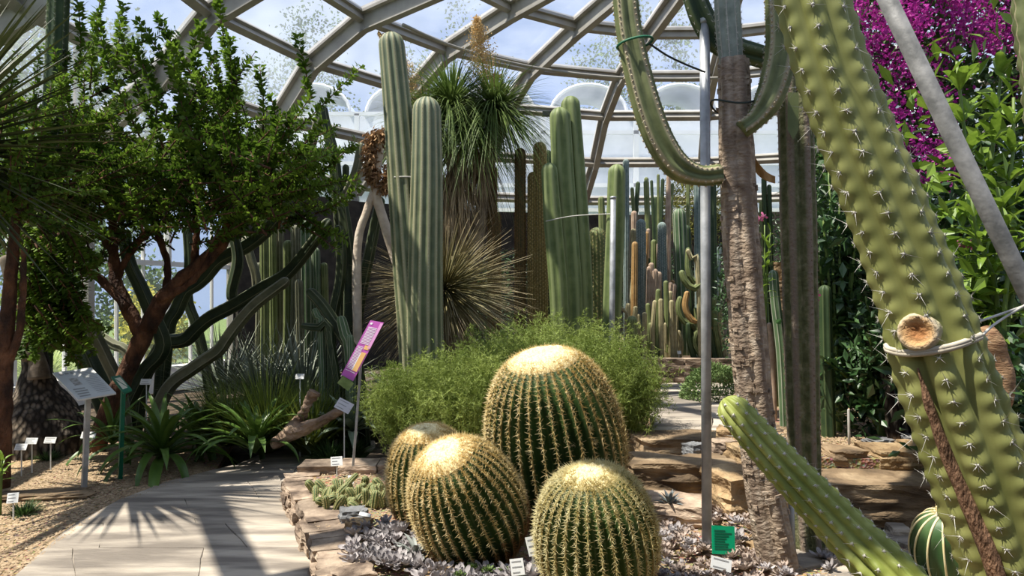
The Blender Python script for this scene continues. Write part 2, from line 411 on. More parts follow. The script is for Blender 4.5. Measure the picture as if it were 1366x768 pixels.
roof = thing('ceiling', (DC[0], DC[1], 4.0), 'domed steel and glass roof of the cactus house', None, None, 'structure')
wall = thing('wall_glass', (DC[0], DC[1], 0), 'glazed wall with pale vertical bars under the dome', None, None, 'structure')
ctr = np.array([DC[0], DC[1], 2.2])
for k in range(NR):
    for j in range(len(RINGS) - 1):          # rib segments: I-beam of two flanges and a web
        a, b = dome(k, j), dome(k, j + 1); out_ = norm(np.append((a - ctr)[:2], a[2] * .9)); 
        tang = norm(b - a); nrm = norm(np.cross(np.cross(tang, out_), tang)); sd = np.cross(tang, nrm)
        R = np.stack([sd, nrm, tang], 1); L = np.linalg.norm(b - a) + .05; c = (a + b) / 2
        mb = MB(); mb.box(c - nrm * .27, (.13, .022, L), R); mb.box(c - nrm * .13, (.04, .27, L), R); mb.box(c + nrm * .01, (.20, .03, L), R)
        mb.box(c + nrm * .05 + sd * .08, (.03, .07, L), R); mb.box(c + nrm * .05 - sd * .08, (.03, .07, L), R)
        mb.build('rib', M_steel, roof, smooth=False)
for j in range(len(RINGS)):
    for k in range(NR):                       # purlins between ribs, doubled glazing bars above them
        a, b = dome(k, j), dome(k + 1, j); c = (a + b) / 2; tang = norm(b - a)
        u = norm(dome(k, min(j + 1, 5)) - dome(k, max(j - 1, 0))); nrm = norm(np.cross(u, tang)); nrm = nrm if nrm @ (c - ctr) > 0 else -nrm; sd = np.cross(tang, nrm)
        R = np.stack([sd, nrm, tang], 1); L = np.linalg.norm(b - a)
        mb = MB(); mb.box(c - nrm * .06, (.11, .10, L), R); mb.box(c + nrm * .035 + sd * .085, (.032, .065, L), R); mb.box(c + nrm * .035 - sd * .085, (.032, .065, L), R); mb.box(c + nrm * .0, (.21, .015, L), R)
        mb.build('purlin', M_steel, roof, smooth=False)
for k in range(NR):
    for j in range(len(RINGS) - 1):
        q = np.array([dome(k, j), dome(k + 1, j), dome(k + 1, j + 1), dome(k, j + 1)]); c = q.mean(0); n_ = norm(np.cross(q[1] - q[0], q[3] - q[0])); n_ = n_ if n_ @ (c - ctr) > 0 else -n_
        q = q + n_ * .045
        MB().add(q, [[0, 1, 2, 3]]).build('pane', M_glass, roof, smooth=False)
# bracing pipe that follows the upper rings inside the dome
pp = [(lambda v: np.array([DC[0] + v * math.sin(TH0 + DTH * k), DC[1] + v * math.cos(TH0 + DTH * k), 5.78]))(5.55) for k in np.linspace(2.0, 7.5, 12)]
V, F, r_, a_, _ = sweep(pp, [.03], per=8, nring=48, dome=False); MB().addm(V, F).build('bracing_pipe', M_steel, roof)
# clear centre cap
cap = MB(); ring5 = np.array([dome(k, 5) for k in range(NR)]); cap.add(np.vstack([ring5, [[DC[0], DC[1], 6.6]]]), np.array([[k, (k + 1) % NR, NR] for k in range(NR)]))
cap.build('pane', M_glass, roof, smooth=False)
# walls under the dome: glass towards the garden, dark plinth wall behind the cactus beds
def wallpt(k, z, r=9.6): th = TH0 + DTH * k; return np.array([DC[0] + r * math.sin(th), DC[1] + r * math.cos(th), z])
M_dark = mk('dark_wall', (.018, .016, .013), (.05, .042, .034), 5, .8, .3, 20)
for k in range(NR):
    glassy = k in (19, 20, 0, 1)
    a0, a1 = wallpt(k, 0), wallpt(k + 1, 0)
    if glassy:
        mb = MB(); mb.bar(wallpt(k, .2), wallpt(k + 1, .2), .25, .4); mb.build('plinth', M_white, wall, smooth=False)
        nb = 6
        for i in range(nb):
            t = i / nb; p = a0 * (1 - t) + a1 * t; w = .09 if i % 3 == 0 else .045
            MB().bar(p + [0, 0, .4], p + [0, 0, 3.98], w, w).build('mullion', M_white, wall, smooth=False)
            p2 = a0 * (1 - (i + 1) / nb) + a1 * (i + 1) / nb
            for z0, z1 in ((.4, 2.1), (2.1, 3.95)):
                MB().add([p + [0, 0, z0], p2 + [0, 0, z0], p2 + [0, 0, z1], p + [0, 0, z1]], [[0, 1, 2, 3]]).build('pane', M_wglass, wall, smooth=False)
        MB().bar(a0 + [0, 0, 2.1], a1 + [0, 0, 2.1], .06, .08).build('rail', M_white, wall, smooth=False)
    else:
        if k in (2, 3, 4, 5, 6, 7):
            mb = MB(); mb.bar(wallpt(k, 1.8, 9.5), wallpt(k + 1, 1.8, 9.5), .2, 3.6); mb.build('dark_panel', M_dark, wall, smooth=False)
            MB().add([wallpt(k, 3.6), wallpt(k + 1, 3.6), wallpt(k + 1, 3.98), wallpt(k, 3.98)], [[0, 1, 2, 3]]).build('pane', M_wglass, wall, smooth=False)
        else:
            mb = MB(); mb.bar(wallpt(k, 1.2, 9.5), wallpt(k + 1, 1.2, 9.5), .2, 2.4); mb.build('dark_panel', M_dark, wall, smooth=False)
            MB().add([wallpt(k, 2.4), wallpt(k + 1, 2.4), wallpt(k + 1, 3.98), wallpt(k, 3.98)], [[0, 1, 2, 3]]).build('pane', M_wglass, wall, smooth=False)
    MB().bar(a0, a0 + [0, 0, 3.98], .12, .16).build('post', M_steel, wall, smooth=False)

# ---------------------------------------------------------------- ground
def disc(name, r, z, mat, label, n=64, c=DC):
    a = np.linspace(0, 2 * np.pi, n, endpoint=False); V = np.vstack([np.c_[c[0] + r * np.cos(a), c[1] + r * np.sin(a), np.full(n, z)], [[c[0], c[1], z]]])
    return MB().add(V, [[i, (i + 1) % n, n] for i in range(n)]).build(name, mat, None, (c[0], c[1], z), smooth=False, kind='structure', label=label)
disc('ground_outside', 60, -.12, mk('lawn', (.06, .10, .02), (.14, .2, .05), 3, .9), 'garden lawn around the glasshouse')
disc('floor', 9.7, -.04, M_soil, 'dark soil floor of the planting beds')

def bed(name, poly, z, mat, label, base=-.05):
    poly = np.array(poly, float); n = len(poly); c = poly.mean(0)
    V = np.vstack([np.c_[poly, np.full(n, z)], np.c_[poly, np.full(n, base)], [[*c, z]]]); i = np.arange(n); j = (i + 1) % n
    mb = MB(); mb.addm(V, [np.stack([i, j, np.full(n, 2 * n)], 1), np.stack([n + i, n + j, j, i], 1)])
    return mb.build(name, mat, None, (c[0], c[1], z), smooth=False, kind='structure', label=label)
gxy = lambda px, py, z=0: G(px, py, z)[:2]
bed('floor_gravel', [(-4.9, 2.0), (-2.0, 2.0), (-2.4, 3.0), gxy(20, 768, .02), gxy(62, 733, .02), gxy(120, 690, .02), gxy(172, 664, .02), gxy(225, 645, .02), gxy(285, 630, .02), (-2.9, 7.4), (-5.9, 7.6)], .012, M_gravel, 'pale gravel strip beside the path')
PB = [(-.55, 2.6), (-1.0, 3.8), (-1.66, 5.35), (-1.5, 5.62), (-.9, 5.75), (.2, 5.75), (1.15, 5.75), (1.8, 4.6), (4.4, 4.3), (4.4, 1.6), (-.5, 1.6)]
bed('bed_barrels', PB, .18, M_gravel, 'raised gravel bed that holds the barrel cacti')
bed('bed_centre', [(-1.3, 5.76), (1.1, 5.76), (1.2, 10.4), (1.0, 14.5), (-3.2, 14.5), (-2.6, 9.2), (-1.3, 7.3)], .10, M_soil, 'raised central bed under the columnar cacti')
bed('bed_back', [(1.4, 9.75), (4.0, 9.75), (6.5, 13.5), (4.5, 16.5), (.8, 16.5), (.8, 10.5)], .68, M_gravel, 'high back bed of slender cacti')
bed('bed_right', [(1.85, 4.5), (3.9, 4.4), (6.6, 5.6), (7.5, 10.5), (4.2, 9.6), (2.6, 8.0), (1.95, 6.0)], .50, M_gravel, 'gravel terrace above the stone steps')
bed('path_base', [(1.1, 5.75), (1.97, 5.75), (2.62, 8), (4.1, 9.72), (1.3, 9.72), (1.1, 7.0)], .32, M_gravel, 'bedding under the upper path')

# flagstones of the lower path
bed('path_bedding', [(-2.6, 2.0), (-.7, 2.2), (-1.1, 3.85), (-1.72, 5.4), (-1.4, 5.75), (-1.4, 7.4), gxy(376, 590), gxy(352, 606), gxy(315, 622), gxy(222, 645), gxy(162, 668), gxy(98, 702), gxy(60, 735), gxy(-10, 800)], .014, M_slab, 'mortar bed of the flagstone path')
path = thing('path', (-1.8, 4.5, 0), 'curved flagstone path of pale slate slabs', None, None, 'structure')
rows = [(1150, 800, [(-260, -150), (-60, -20), (160, 150), (560, 440)]), (800, 735, [(-10, 60), (105, 97), (262, 272), (440, 412)]), (735, 702, [(61, 98), (132, 138), (330, 300), (412, 400)]),
        (702, 668, [(99, 162), (262, 246), (400, 390)]), (668, 645, [(163, 222), (346, 330), (390, 384)]), (645, 622, [(223, 315), (336, 352), (384, 400)]), (622, 606, [(316, 352), (420, 432), (500, 500)]), (606, 590, [(353, 376), (440, 446), (500, 500)])]
sd_ = 0
for y0, y1, xs in rows:
    for i in range(len(xs) - 1):
        (a0, a1), (b0, b1) = xs[i], xs[i + 1]; j = lambda: rng.uniform(-2, 2)
        poly = np.array([gxy(a0, y0), gxy(b0, y0), gxy(b1, y1), gxy(a1, y1)]); c = poly.mean(0); poly = poly + norm(c - poly) * .003
        slab_mb(poly, .022 + rng.uniform(-.003, .003), .06, sd_, .003, .003).build('slab', M_slab, path, smooth=False); sd_ += 1
# upper path
up = thing('path_upper', (2.2, 7.5, .40), 'raised stone path leading back between the beds', None, None, 'structure')
rows = [(577, 556, [(868, 868), (948, 950), (1062, 1058)]), (556, 538, [(866, 866), (1000, 990), (1056, 1052)]), (538, 524, [(870, 874), (935, 930), (1050, 1046)]), (524, 511, [(878, 882), (980, 975), (1046, 1040)])]
for y0, y1, xs in rows:
    for i in range(len(xs) - 1):
        (a0, a1), (b0, b1) = xs[i], xs[i + 1]; poly = np.array([gxy(a0, y0, .40), gxy(b0, y0, .40), gxy(b1, y1, .40), gxy(a1, y1, .40)]); c = poly.mean(0); poly = poly + norm(c - poly) * .012
        slab_mb(poly, .405 + rng.uniform(-.01, .01), .12, sd_, .015, .008).build('slab', M_slab, up, smooth=False); sd_ += 1
# broken paving in front of the right steps
rp_ = thing('paving', (2.4, 4.2, 0), 'broken pale stone paving before the steps', None, None, 'structure')
for i in range(8):
    for j in range(4):
        cx, cy = 1.45 + i * .30 + rng.uniform(-.05, .05) + .1 * (j % 2), 3.05 + j * .29 + rng.uniform(-.05, .05)
        if cx > 3.9: continue
        n = rng.integers(5, 7); a = np.sort(rng.uniform(0, 2 * np.pi, n) * .25 + np.arange(n) * 2 * np.pi / n); r = rng.uniform(.12, .19, n)
        slab_mb(np.c_[cx + r * 1.15 * np.cos(a), cy + r * np.sin(a)], .20 + rng.uniform(-.012, .02), .06, 300 + i * 9 + j, .012, .012).build('flagstone', M_slab, rp_, smooth=False)

# loose gravel, as real pebbles (nobody could count them)
def pebbles(name, label, inside, n, box, z, size):
    x = rng.uniform(box[0], box[1], n * 3); y = rng.uniform(box[2], box[3], n * 3); k = inside(x, y); x, y = x[k][:n], y[k][:n]; N = len(x)
    s_ = rng.uniform(size * .6, size * 1.4, (N, 3)); s_[:, 2] *= .6
    base = np.array([[1, 0, 0], [0, 1, 0], [-1, 0, 0], [0, -1, 0], [0, 0, 1], [0, 0, -1.]])
    an = rng.uniform(0, 6.28, N); V = base[None] * s_[:, None]; c, s2 = np.cos(an)[:, None], np.sin(an)[:, None]
    V = np.stack([V[..., 0] * c - V[..., 1] * s2, V[..., 0] * s2 + V[..., 1] * c, V[..., 2]], -1) + np.stack([x, y, np.full(N, z)], 1)[:, None]
    F0 = np.array([[0, 1, 4], [1, 2, 4], [2, 3, 4], [3, 0, 4]]); F = (np.arange(N)[:, None, None] * 6 + F0[None]).reshape(-1, 3)
    return MB().add(V, F).build(name, M_pebble, None, (np.mean(x), np.mean(y), z), smooth=True, label=label, cat='gravel', kind='stuff')
def in_poly(poly):
    poly = np.array(poly)
    def f(x, y):
        r = np.zeros(len(x), bool); j = len(poly) - 1
        for i in range(len(poly)):
            xi, yi = poly[i]; xj, yj = poly[j]; r ^= ((yi > y) != (yj > y)) & (x < (xj - xi) * (y - yi) / (yj - yi + 1e-12) + xi); j = i
        return r
    return f
GP = [(-3.9, 3.4), gxy(10, 775, .02), gxy(62, 735, .02), gxy(120, 692, .02), gxy(172, 666, .02), gxy(225, 647, .02), gxy(285, 632, .02), (-3.1, 6.9), (-5.6, 7.2)]
pebbles('gravel', 'tan gravel chippings strewn beside the slate path', in_poly(GP), 26000, (-5.6, -2.3, 3.3, 7.2), .016, .011)
pebbles('gravel', 'fine gravel between the stones of the barrel bed', in_poly(PB), 6000, (-1.6, 1.8, 2.6, 5.6), .186, .009)
pebbles('gravel', 'gravel on the terrace below the leafy shrubs', in_poly([(1.9, 4.55), (3.9, 4.5), (4.4, 5.6), (2.0, 5.6)]), 5000, (1.8, 4.6, 4.4, 5.7), .506, .010)
# ---------------------------------------------------------------- stones of the barrel bed
M_edge2 = M_edge
edge = thing('stone_edging', (-1.3, 4.5, 0), 'low dry-stone edging wall between path and barrel bed', 'stone wall')
A, Bp, Cp = np.array([-.62, 2.55]), np.array([-1.06, 3.9]), np.array([-1.70, 5.36])
def along_line(t): return A + (Bp - A) * t * 2 if t < .5 else Bp + (Cp - Bp) * (t - .5) * 2
k = 0
for course, (z0, z1) in enumerate(((0.0, .07), (.062, .13), (.12, .19))):
    t = 0.0
    while t < 1.0:
        dt = rng.uniform(.03, .085); a, b = along_line(t), along_line(min(1, t + dt)); c = (a + b) / 2; L = np.linalg.norm(b - a); d = norm(b - a)
        off = np.array([d[1], -d[0]])
        dep = .16 if course < 2 else rng.uniform(.18, .28)
        rock_mb((*(c + off * (dep / 2 - .04 + rng.uniform(-.02, .02))), (z0 + z1) / 2 + .005), (dep, L * 1.02, (z1 - z0) * rng.uniform(1.0, 1.12)), 40 + k, 3, .11, math.atan2(d[1], d[0]) - math.pi / 2, (0, 0), .93, .02).build('stone', M_edge, edge, smooth=False)
        t += dt; k += 1
# flat border slabs across the back of the bed
for i, (x0, x1, d, w) in enumerate(((402, 452, 5.5, .26), (454, 505, 5.52, .28), (506, 552, 5.55, .26))):
    a = P(x0, 632, d); b = P(x1, 632, d)
    rock_mb(((a[0] + b[0]) / 2, d, .20), (b[0] - a[0], w, .09), 90 + i, 2, .04, 0.04, (0, 0), .94).build('border_slab', M_edge, None, ((a[0] + b[0]) / 2, d, .2), smooth=False,
        label=['flat border stone with a dark broken end behind the small cactus clump', 'flat reddish border stone at the foot of the pink sign post', 'flat border stone under the feathery bush'][i], cat='stone')
def rock(label, px, py, d, size, seed, mat=M_rock, rot=0, tilt=(0, 0), cuts=8, amp=.10, blocky=.85, layers=.02, z=None, name='rock', group=None, smooth=False):
    c = P(px, py, d)
    if z is not None: c[2] = z
    return rock_mb(c, size, seed, cuts, amp, rot, tilt, blocky, layers).build(name, mat, None, (c[0], c[1], c[2] - size[2] / 2), smooth=smooth, label=label, cat='rock', group=group)
rock('smooth blue-grey stone lying by the small cactus clump', 472, 692, 4.25, (.16, .13, .09), 3, M_grock, .3, z=.215)
rock('tan faceted stone leaning against the blue-grey stone', 478, 706, 4.05, (.14, .10, .08), 4, M_sand, -.2, z=.21)
rock('small pale stone among the ghost plants in front of the barrels', 526, 700, 4.0, (.10, .08, .05), 6, M_grock, .5, z=.20)
rock('yellowish flat stone at the edge of the ghost plants', 590, 764, 3.3, (.17, .12, .07), 8, M_sand, .2, z=.21)
rock('broken grey-brown stone lying on the bed edge', 470, 764, 3.3, (.2, .16, .08), 9, M_edge, .5, z=.21)
# boulders and steps on the other side
rock('long dark-fronted step boulder below the upper path', 922, 594, 5.72, (.98, .42, .30), 11, M_rock, .03, z=.275, amp=.05, blocky=.95)
rock('layered rock ledge below the dark step boulder', 905, 640, 4.75, (.66, .42, .24), 12, M_rock, -.08, z=.33, amp=.07, blocky=.9)
rock('large yellow sandstone boulder behind the metal pole', 988, 676, 4.45, (.42, .44, .28), 13, M_sand, .25, z=.30, amp=.08, blocky=.8)
rock('flat grey rock slab beside the front barrel cactus', 900, 690, 4.28, (.36, .30, .13), 14, M_edge, -.3, z=.245, amp=.06, blocky=.9)
rock('tan block between the yellow boulder and the bark trunk', 1010, 632, 5.05, (.38, .3, .24), 15, M_sand, .15, z=.36, amp=.07)
rock('small loose stone on the step boulder ledge', 925, 618, 5.25, (.14, .12, .09), 16, M_grock, .6, z=.40)
rock('angular stone behind the pole on the rock ledge', 962, 612, 5.3, (.20, .16, .13), 17, M_edge, .2, z=.40)
rock('stacked sandstone chunk beside the diagonal cactus', 985, 610, 5.45, (.3, .22, .16), 18, M_sand, -.4, z=.44)
rock('weathered flat stone stepping up to the terrace', 1040, 604, 5.5, (.34, .3, .14), 19, M_rock, .1, z=.44)
rock('low flat stone lying among the ghost plants by the bark trunk', 1016, 730, 3.75, (.17, .12, .06), 20, M_sand, .3, z=.2)
rock('massive dark-fronted stone step with a pale top', 1172, 676, 4.33, (.86, .5, .25), 21, M_rock, -.02, z=.315, amp=.035, blocky=.96, cuts=9)
rock('yellow sandstone block on the upper step', 1190, 628, 4.62, (.34, .32, .13), 22, M_sand, .05, z=.485, amp=.05, blocky=.9)
rock('cracked sandstone block at the end of the upper step', 1236, 630, 4.66, (.26, .34, .14), 23, M_sand, -.1, z=.49, amp=.07, blocky=.88)
rock('short brown block on the step beside the corky trunk', 1122, 630, 4.62, (.24, .26, .12), 24, M_rock, .1, z=.485, amp=.06, blocky=.88)
rock('flat grey stone lying on the terrace gravel', 1172, 601, 4.95, (.18, .14, .04), 25, M_grock, .3, z=.515)
rock('thin dark flat stone under the leafy shrub', 1222, 604, 5.05, (.22, .16, .05), 26, M_grock, -.1, z=.52)
for i, (px, py, d, s) in enumerate(((1108, 712, 3.95, .14), (1150, 716, 3.9, .16), (1198, 712, 3.95, .12), (1225, 742, 3.5, .13), (1172, 752, 3.4, .10))):
    rock('loose flat flake of stone on the broken paving', px, py, d, (s, s * .8, .05), 60 + i, M_slab, i * .7, z=.225, group='stone flakes on the paving', name='stone_flake', cuts=2)
# low stone wall in front of the high back bed
sw = thing('stone_wall', (2.2, 9.7, .4), 'low dry-stone wall holding the high back bed', 'stone wall')
k = 0
for c_, (z0, z1) in enumerate(((.38, .46), (.45, .55), (.54, .62), (.61, .71))):
    x = 1.15
    while x < 3.5:
        w = rng.uniform(.14, .34); rock_mb((x + w / 2, 9.66 + rng.uniform(-.03, .03), (z0 + z1) / 2), (w * 1.0, .26, (z1 - z0) * 1.06), 200 + k, 1, .06, rng.uniform(-.08, .08), (0, 0), .92).build('stone', M_edge, sw, smooth=False)
        x += w; k += 1
# rubble wall behind the shrubs on the terrace
rw = thing('rubble_wall', (3.3, 7.4, .5), 'rubble rock wall behind the dark leafy shrubs', 'stone wall')
for c_ in range(7):
    x = 2.62 + rng.uniform(0, .1)
    while x < 6.0:
        w = rng.uniform(.22, .5); h = .2
        rock_mb((x + w / 2, 7.3 + .05 * c_ + rng.uniform(-.06, .06) + (x - 2.6) * -.1, .5 + c_ * h + h / 2), (w, .34, h * 1.08), 400 + c_ * 40 + int(x * 10), 1, .09, rng.uniform(-.2, .2), (0, 0), .85).build('stone', M_rock if rng.uniform() < .6 else M_sand, rw, smooth=False)
        x += w

# ---------------------------------------------------------------- golden barrel cacti
M_barrel = mk('barrel_skin', (.022, .055, .012), (.05, .095, .022), 10, .55, spec=.35, ridge=(.50, .36, .13), rlo=.80, rhi=1.0, along=[(0, (.16, .07, .022), 1), (.10, (.13, .065, .022), .85), (.32, (.05, .08, .02), 0), (1, (.05, .08, .02), 0)])
M_spine = mk('golden_spines', (.70, .52, .20), (.95, .80, .46), 20, .5, along=None, trans=.25)
M_spinep = mk('pale_gold_spines', (.62, .52, .22), (.86, .78, .46), 20, .5, trans=.25)
M_spineo = mk('old_rusty_spines', (.22, .10, .035), (.40, .20, .07), 20, .6)
M_wool = mk('crown_wool', (.66, .52, .24), (.92, .80, .48), 90, .9, .4, 120)
def barrel(label, c, R, H, nrib, seed, msp, tilt=(0, 0), spl=.034, wool=.42, green_old=.30, k=6, group=None):
    r = np.random.default_rng(seed); base = np.array(c, float)
    t = thing('barrel_cactus', base, label, 'cactus', group)
    nu = 30; v = np.linspace(0, 1, nu); ph = v * np.pi * .5 * 1.0
    # outline: squat ellipsoid with a flattened, sunken woolly crown
    a = np.linspace(-1.05, np.pi / 2, nu); rad = np.maximum(np.cos(a), 0) ** .76; zz = np.where(a > 0, np.abs(np.sin(a)) ** .97, np.sin(a) * .80)
    rad = np.maximum(rad, 0.02); zlo, zhi = zz[0], zz[-1]
    zz = (zz - zlo) / (zhi - zlo) * H; rad = rad * R; zz[-1] -= H * .015; zz[-2] -= H * .004
    per = 6; n = nrib * per; th = np.arange(n) / n * 2 * np.pi; w = 1 - np.abs(np.sin(th * nrib / 2)) ** .8
    cr, sr = math.cos(tilt[0]), math.sin(tilt[0]); Rx = np.array([[1, 0, 0], [0, cr, -sr], [0, sr, cr]]); cy, sy = math.cos(tilt[1]), math.sin(tilt[1]); Ry = np.array([[cy, 0, sy], [0, 1, 0], [-sy, 0, cy]]); RT = Rx @ Ry; ctr_ = np.array([0, 0, H * .45]); tf = lambda Q_: (Q_ - ctr_) @ RT.T + ctr_ + base
    dep = .17 * np.clip((1.0 - (zz / H - .0)) * 4.0, 0.0, 1) * np.clip(rad / R * 1.6, 0, 1)
    rr = rad[:, None] * (1 - dep[:, None] * (1 - w[None]))
    V = np.stack([rr * np.cos(th), rr * np.sin(th), np.repeat(zz[:, None], n, 1)], -1).reshape(-1, 3)
    i = np.arange(nu - 1)[:, None] * n; j = np.arange(n)[None]; j2 = (j + 1) % n
    Q = np.stack([i + j, i + j2, i + n + j2, i + n + j], -1).reshape(-1, 4)
    V = np.vstack([V, [[0, 0, zz[-1]]]]); T = np.stack([(nu - 1) * n + j[0], (nu - 1) * n + j2[0], np.full(n, len(V) - 1)], 1)
    V = tf(V)
    MB().addm(V, [Q, T], np.append(np.tile(w, nu), 0), np.append(np.repeat(zz / H, n), 1)).build('body', M_barrel, t)
    # woolly crown cushion
    na = 40; u = np.linspace(0, 1, 7); a2 = np.arange(na) / na * 2 * np.pi
    Rw = R * wool; zc = np.interp(Rw, rad[::-1], zz[::-1])
    V = np.stack([np.outer(Rw * u, np.cos(a2)), np.outer(Rw * u, np.sin(a2)), np.repeat((np.interp(Rw * u, rad[::-1], zz[::-1]) + .010 * R / .3 * (1 - u ** 4))[:, None], na, 1)], -1).reshape(-1, 3)
    V = V + (r.normal(0, .003, (len(V), 1)) * np.array([[0, 0, 1]]))
    i = np.arange(6)[:, None] * na; j = np.arange(na)[None]; j2 = (j + 1) % na
    MB().add(tf(V), np.stack([i + j, i + na + j, i + na + j2, i + j2], -1).reshape(-1, 4)).build('crown_wool', M_wool, t)
    # areoles up every rib; young spines above, rusty old ones near the ground
    arc = np.concatenate([[0], np.cumsum(np.hypot(np.diff(rad), np.diff(zz)))]); L = arc[-1]; sp = L / 46
    B = []; D = []; Tt = []; hh = []
    for q in range(nrib):
        u = np.arange(1, 45.2) * sp + r.uniform(-.2, .2) * sp; rq = np.interp(u, arc, rad); zq = np.interp(u, arc, zz)
        ok = rq > Rw * .55; u, rq, zq = u[ok], rq[ok], zq[ok]
        dr = np.interp(u, arc, np.gradient(rad, arc)); dz = np.interp(u, arc, np.gradient(zz, arc)); th0 = q / nrib * 2 * np.pi
        e = np.array([math.cos(th0), math.sin(th0), 0]); Z = np.array([0, 0, 1.])
        B.append(rq[:, None] * e + zq[:, None] * Z); Tt.append(norm(dr[:, None] * e + dz[:, None] * Z)); D.append(norm(dz[:, None] * e - dr[:, None] * Z)); hh.append(zq / H)
    B = tf(np.vstack(B)); D = np.vstack(D) @ RT.T; Tt = np.vstack(Tt) @ RT.T; hh = np.concatenate(hh)
    y, o = MB(), MB(); yo = hh > green_old + r.normal(0, .05, len(hh))
    star_spines(y, B[yo], D[yo], Tt[yo], k, spl, .0017, 1.15, r); star_spines(y, B[yo], D[yo], Tt[yo], 2, spl * 1.1, .0019, .4, r); hi = hh > .80; star_spines(y, B[hi], D[hi], Tt[hi], 8, spl * .9, .0020, 1.0, r)
    star_spines(o, B[~yo], D[~yo], Tt[~yo], k, spl, .0020, 1.1, r)
    y.build('spines', msp, t, smooth=False, kind='stuff'); o.build('old_spines', M_spineo, t, smooth=False, kind='stuff')
    # fringe of upright spines round the crown
    f = MB(); nf = 900; a3 = r.uniform(0, 6.28, nf); rf = Rw * np.sqrt(r.uniform(.05, 1.25, nf)); zf = np.interp(rf, rad[::-1], zz[::-1])
    Bf = np.stack([rf * np.cos(a3), rf * np.sin(a3), zf], 1); Bf = tf(Bf); Df = np.stack([np.cos(a3) * .5, np.sin(a3) * .5, np.full(nf, .9)], 1) + r.normal(0, .25, (nf, 3))
    spines(f, Bf, Df @ RT.T, r.uniform(.5, 1.0, nf) * spl * .8, .0015); f.build('crown_spines', msp, t, smooth=False, kind='stuff')
    return t
barrel('largest golden barrel cactus, tall, with a broad yellow crown', (.262, 4.25, .17), .415, 1.05, 36, 1, M_spine, spl=.034, wool=.60, tilt=(.24, -.16))
barrel('golden barrel cactus tilted with a pale woolly crown between two others', (-.22, 3.6, .17), .285, .65, 32, 2, M_spine, tilt=(.42, -.34), spl=.027, wool=.54)
barrel('golden barrel cactus half hidden behind its neighbour, green tag on its side', (-.47, 4.14, .17), .255, .605, 30, 3, M_spine, tilt=(.22, -.10), spl=.027, wool=.54)
barrel('round golden barrel cactus with paler greenish spines, beside the metal pole', (.378, 3.2, .17), .275, .59, 32, 4, M_spinep, spl=.029, wool=.44, green_old=.22, tilt=(.26, -.12))
# pups on the side of the large barrel
for (px, py, d) in ((705, 601, 3.92), (767, 592, 3.9), (795, 589, 3.93), (788, 572, 3.92), (797, 523, 3.95)):
    c = P(px, py, d); r_ = .012; mb = MB()
    a = rng.normal(size=(70, 3)); a[:, 1] -= .6; spines(mb, np.repeat(c[None], 70, 0), a, rng.uniform(.02, .034, 70), .0016)
    par = bpy.data.objects['barrel_cactus']; mb.build('areole_tuft', M_spinep, par, smooth=False, label='pale star of spines on a bare areole')
# green tag on the half-hidden barrel
c = P(546, 657, 3.88); mb = MB(); mb.box(c, (.008, .05, .11)); mb.build('plant_tag', mk('green_tag', (.0, .22, .10), None, 5, .5), None, c - np.array([0, 0, .05]), smooth=False, label='small dark green plastic tag against the half-hidden barrel cactus', cat='label')
# ribbed little barrel by the big leaning stem
M_fero = mk('fero_skin', (.035, .085, .028), (.07, .13, .045), 8, .5)
M_ferorib = mk('fero_rib_edge', (.70, .58, .30), (.82, .72, .44), 30, .7)
def ribbed_barrel():
    base = P(1272, 778, 3.35); base[2] = .18; t = thing('ribbed_cactus', base, 'small dark green barrel cactus with yellow rib edges on the paving', 'cactus')
    R, H, nrib = .165, .37, 14; nu = 22; a = np.linspace(-1.1, np.pi / 2, nu); rad = np.maximum(np.cos(a) ** .85, .02) * R; zz = np.sin(a); zz = (zz - zz[0]) / (zz[-1] - zz[0]) * H
    per = 8; n = nrib * per; th = np.arange(n) / n * 2 * np.pi; w = 1 - np.abs(np.sin(th * nrib / 2)) ** .9
    rr = rad[:, None] * (1 - .2 * np.clip((1 - zz / H) * 3, 0, 1)[:, None] * (1 - w[None])); RT = np.array([[.96, 0, -.26], [0, 1, 0], [.26, 0, .96]])
    RT = RT @ np.array([[1, 0, 0], [0, .97, -.22], [0, .22, .97]])
    V = np.stack([rr * np.cos(th), rr * np.sin(th), np.repeat(zz[:, None], n, 1)], -1).reshape(-1, 3); V = np.vstack([V, [[0, 0, H]]])
    i = np.arange(nu - 1)[:, None] * n; j = np.arange(n)[None]; j2 = (j + 1) % n
    MB().addm(V @ RT.T + base, [np.stack([i + j, i + j2, i + n + j2, i + n + j], -1).reshape(-1, 4), np.stack([(nu - 1) * n + j[0], (nu - 1) * n + j2[0], np.full(n, len(V) - 1)], 1)]).build('body', M_fero, t)
    for q in range(nrib):
        th0 = q / nrib * 2 * np.pi; pts = np.stack([rad * np.cos(th0), rad * np.sin(th0), zz], 1)[2:] @ RT.T + base
        V, F, r1, a1, inf = sweep(pts, [.0055, .0045, .006], per=5, nring=26, dome=False); mb = MB().addm(V, F)
        mb.build('rib_edge', M_ferorib, t)
    mb = MB(); top = np.array([0, 0, H]) @ RT.T + base; spines(mb, top + rng.normal(0, .02, (160, 3)) * [1, 1, .3], np.array([0, 0, 1]) + rng.normal(0, .6, (160, 3)), rng.uniform(.015, .04, 160), .0016); mb.build('crown_spines', M_spine, t, smooth=False, kind='stuff')
ribbed_barrel()

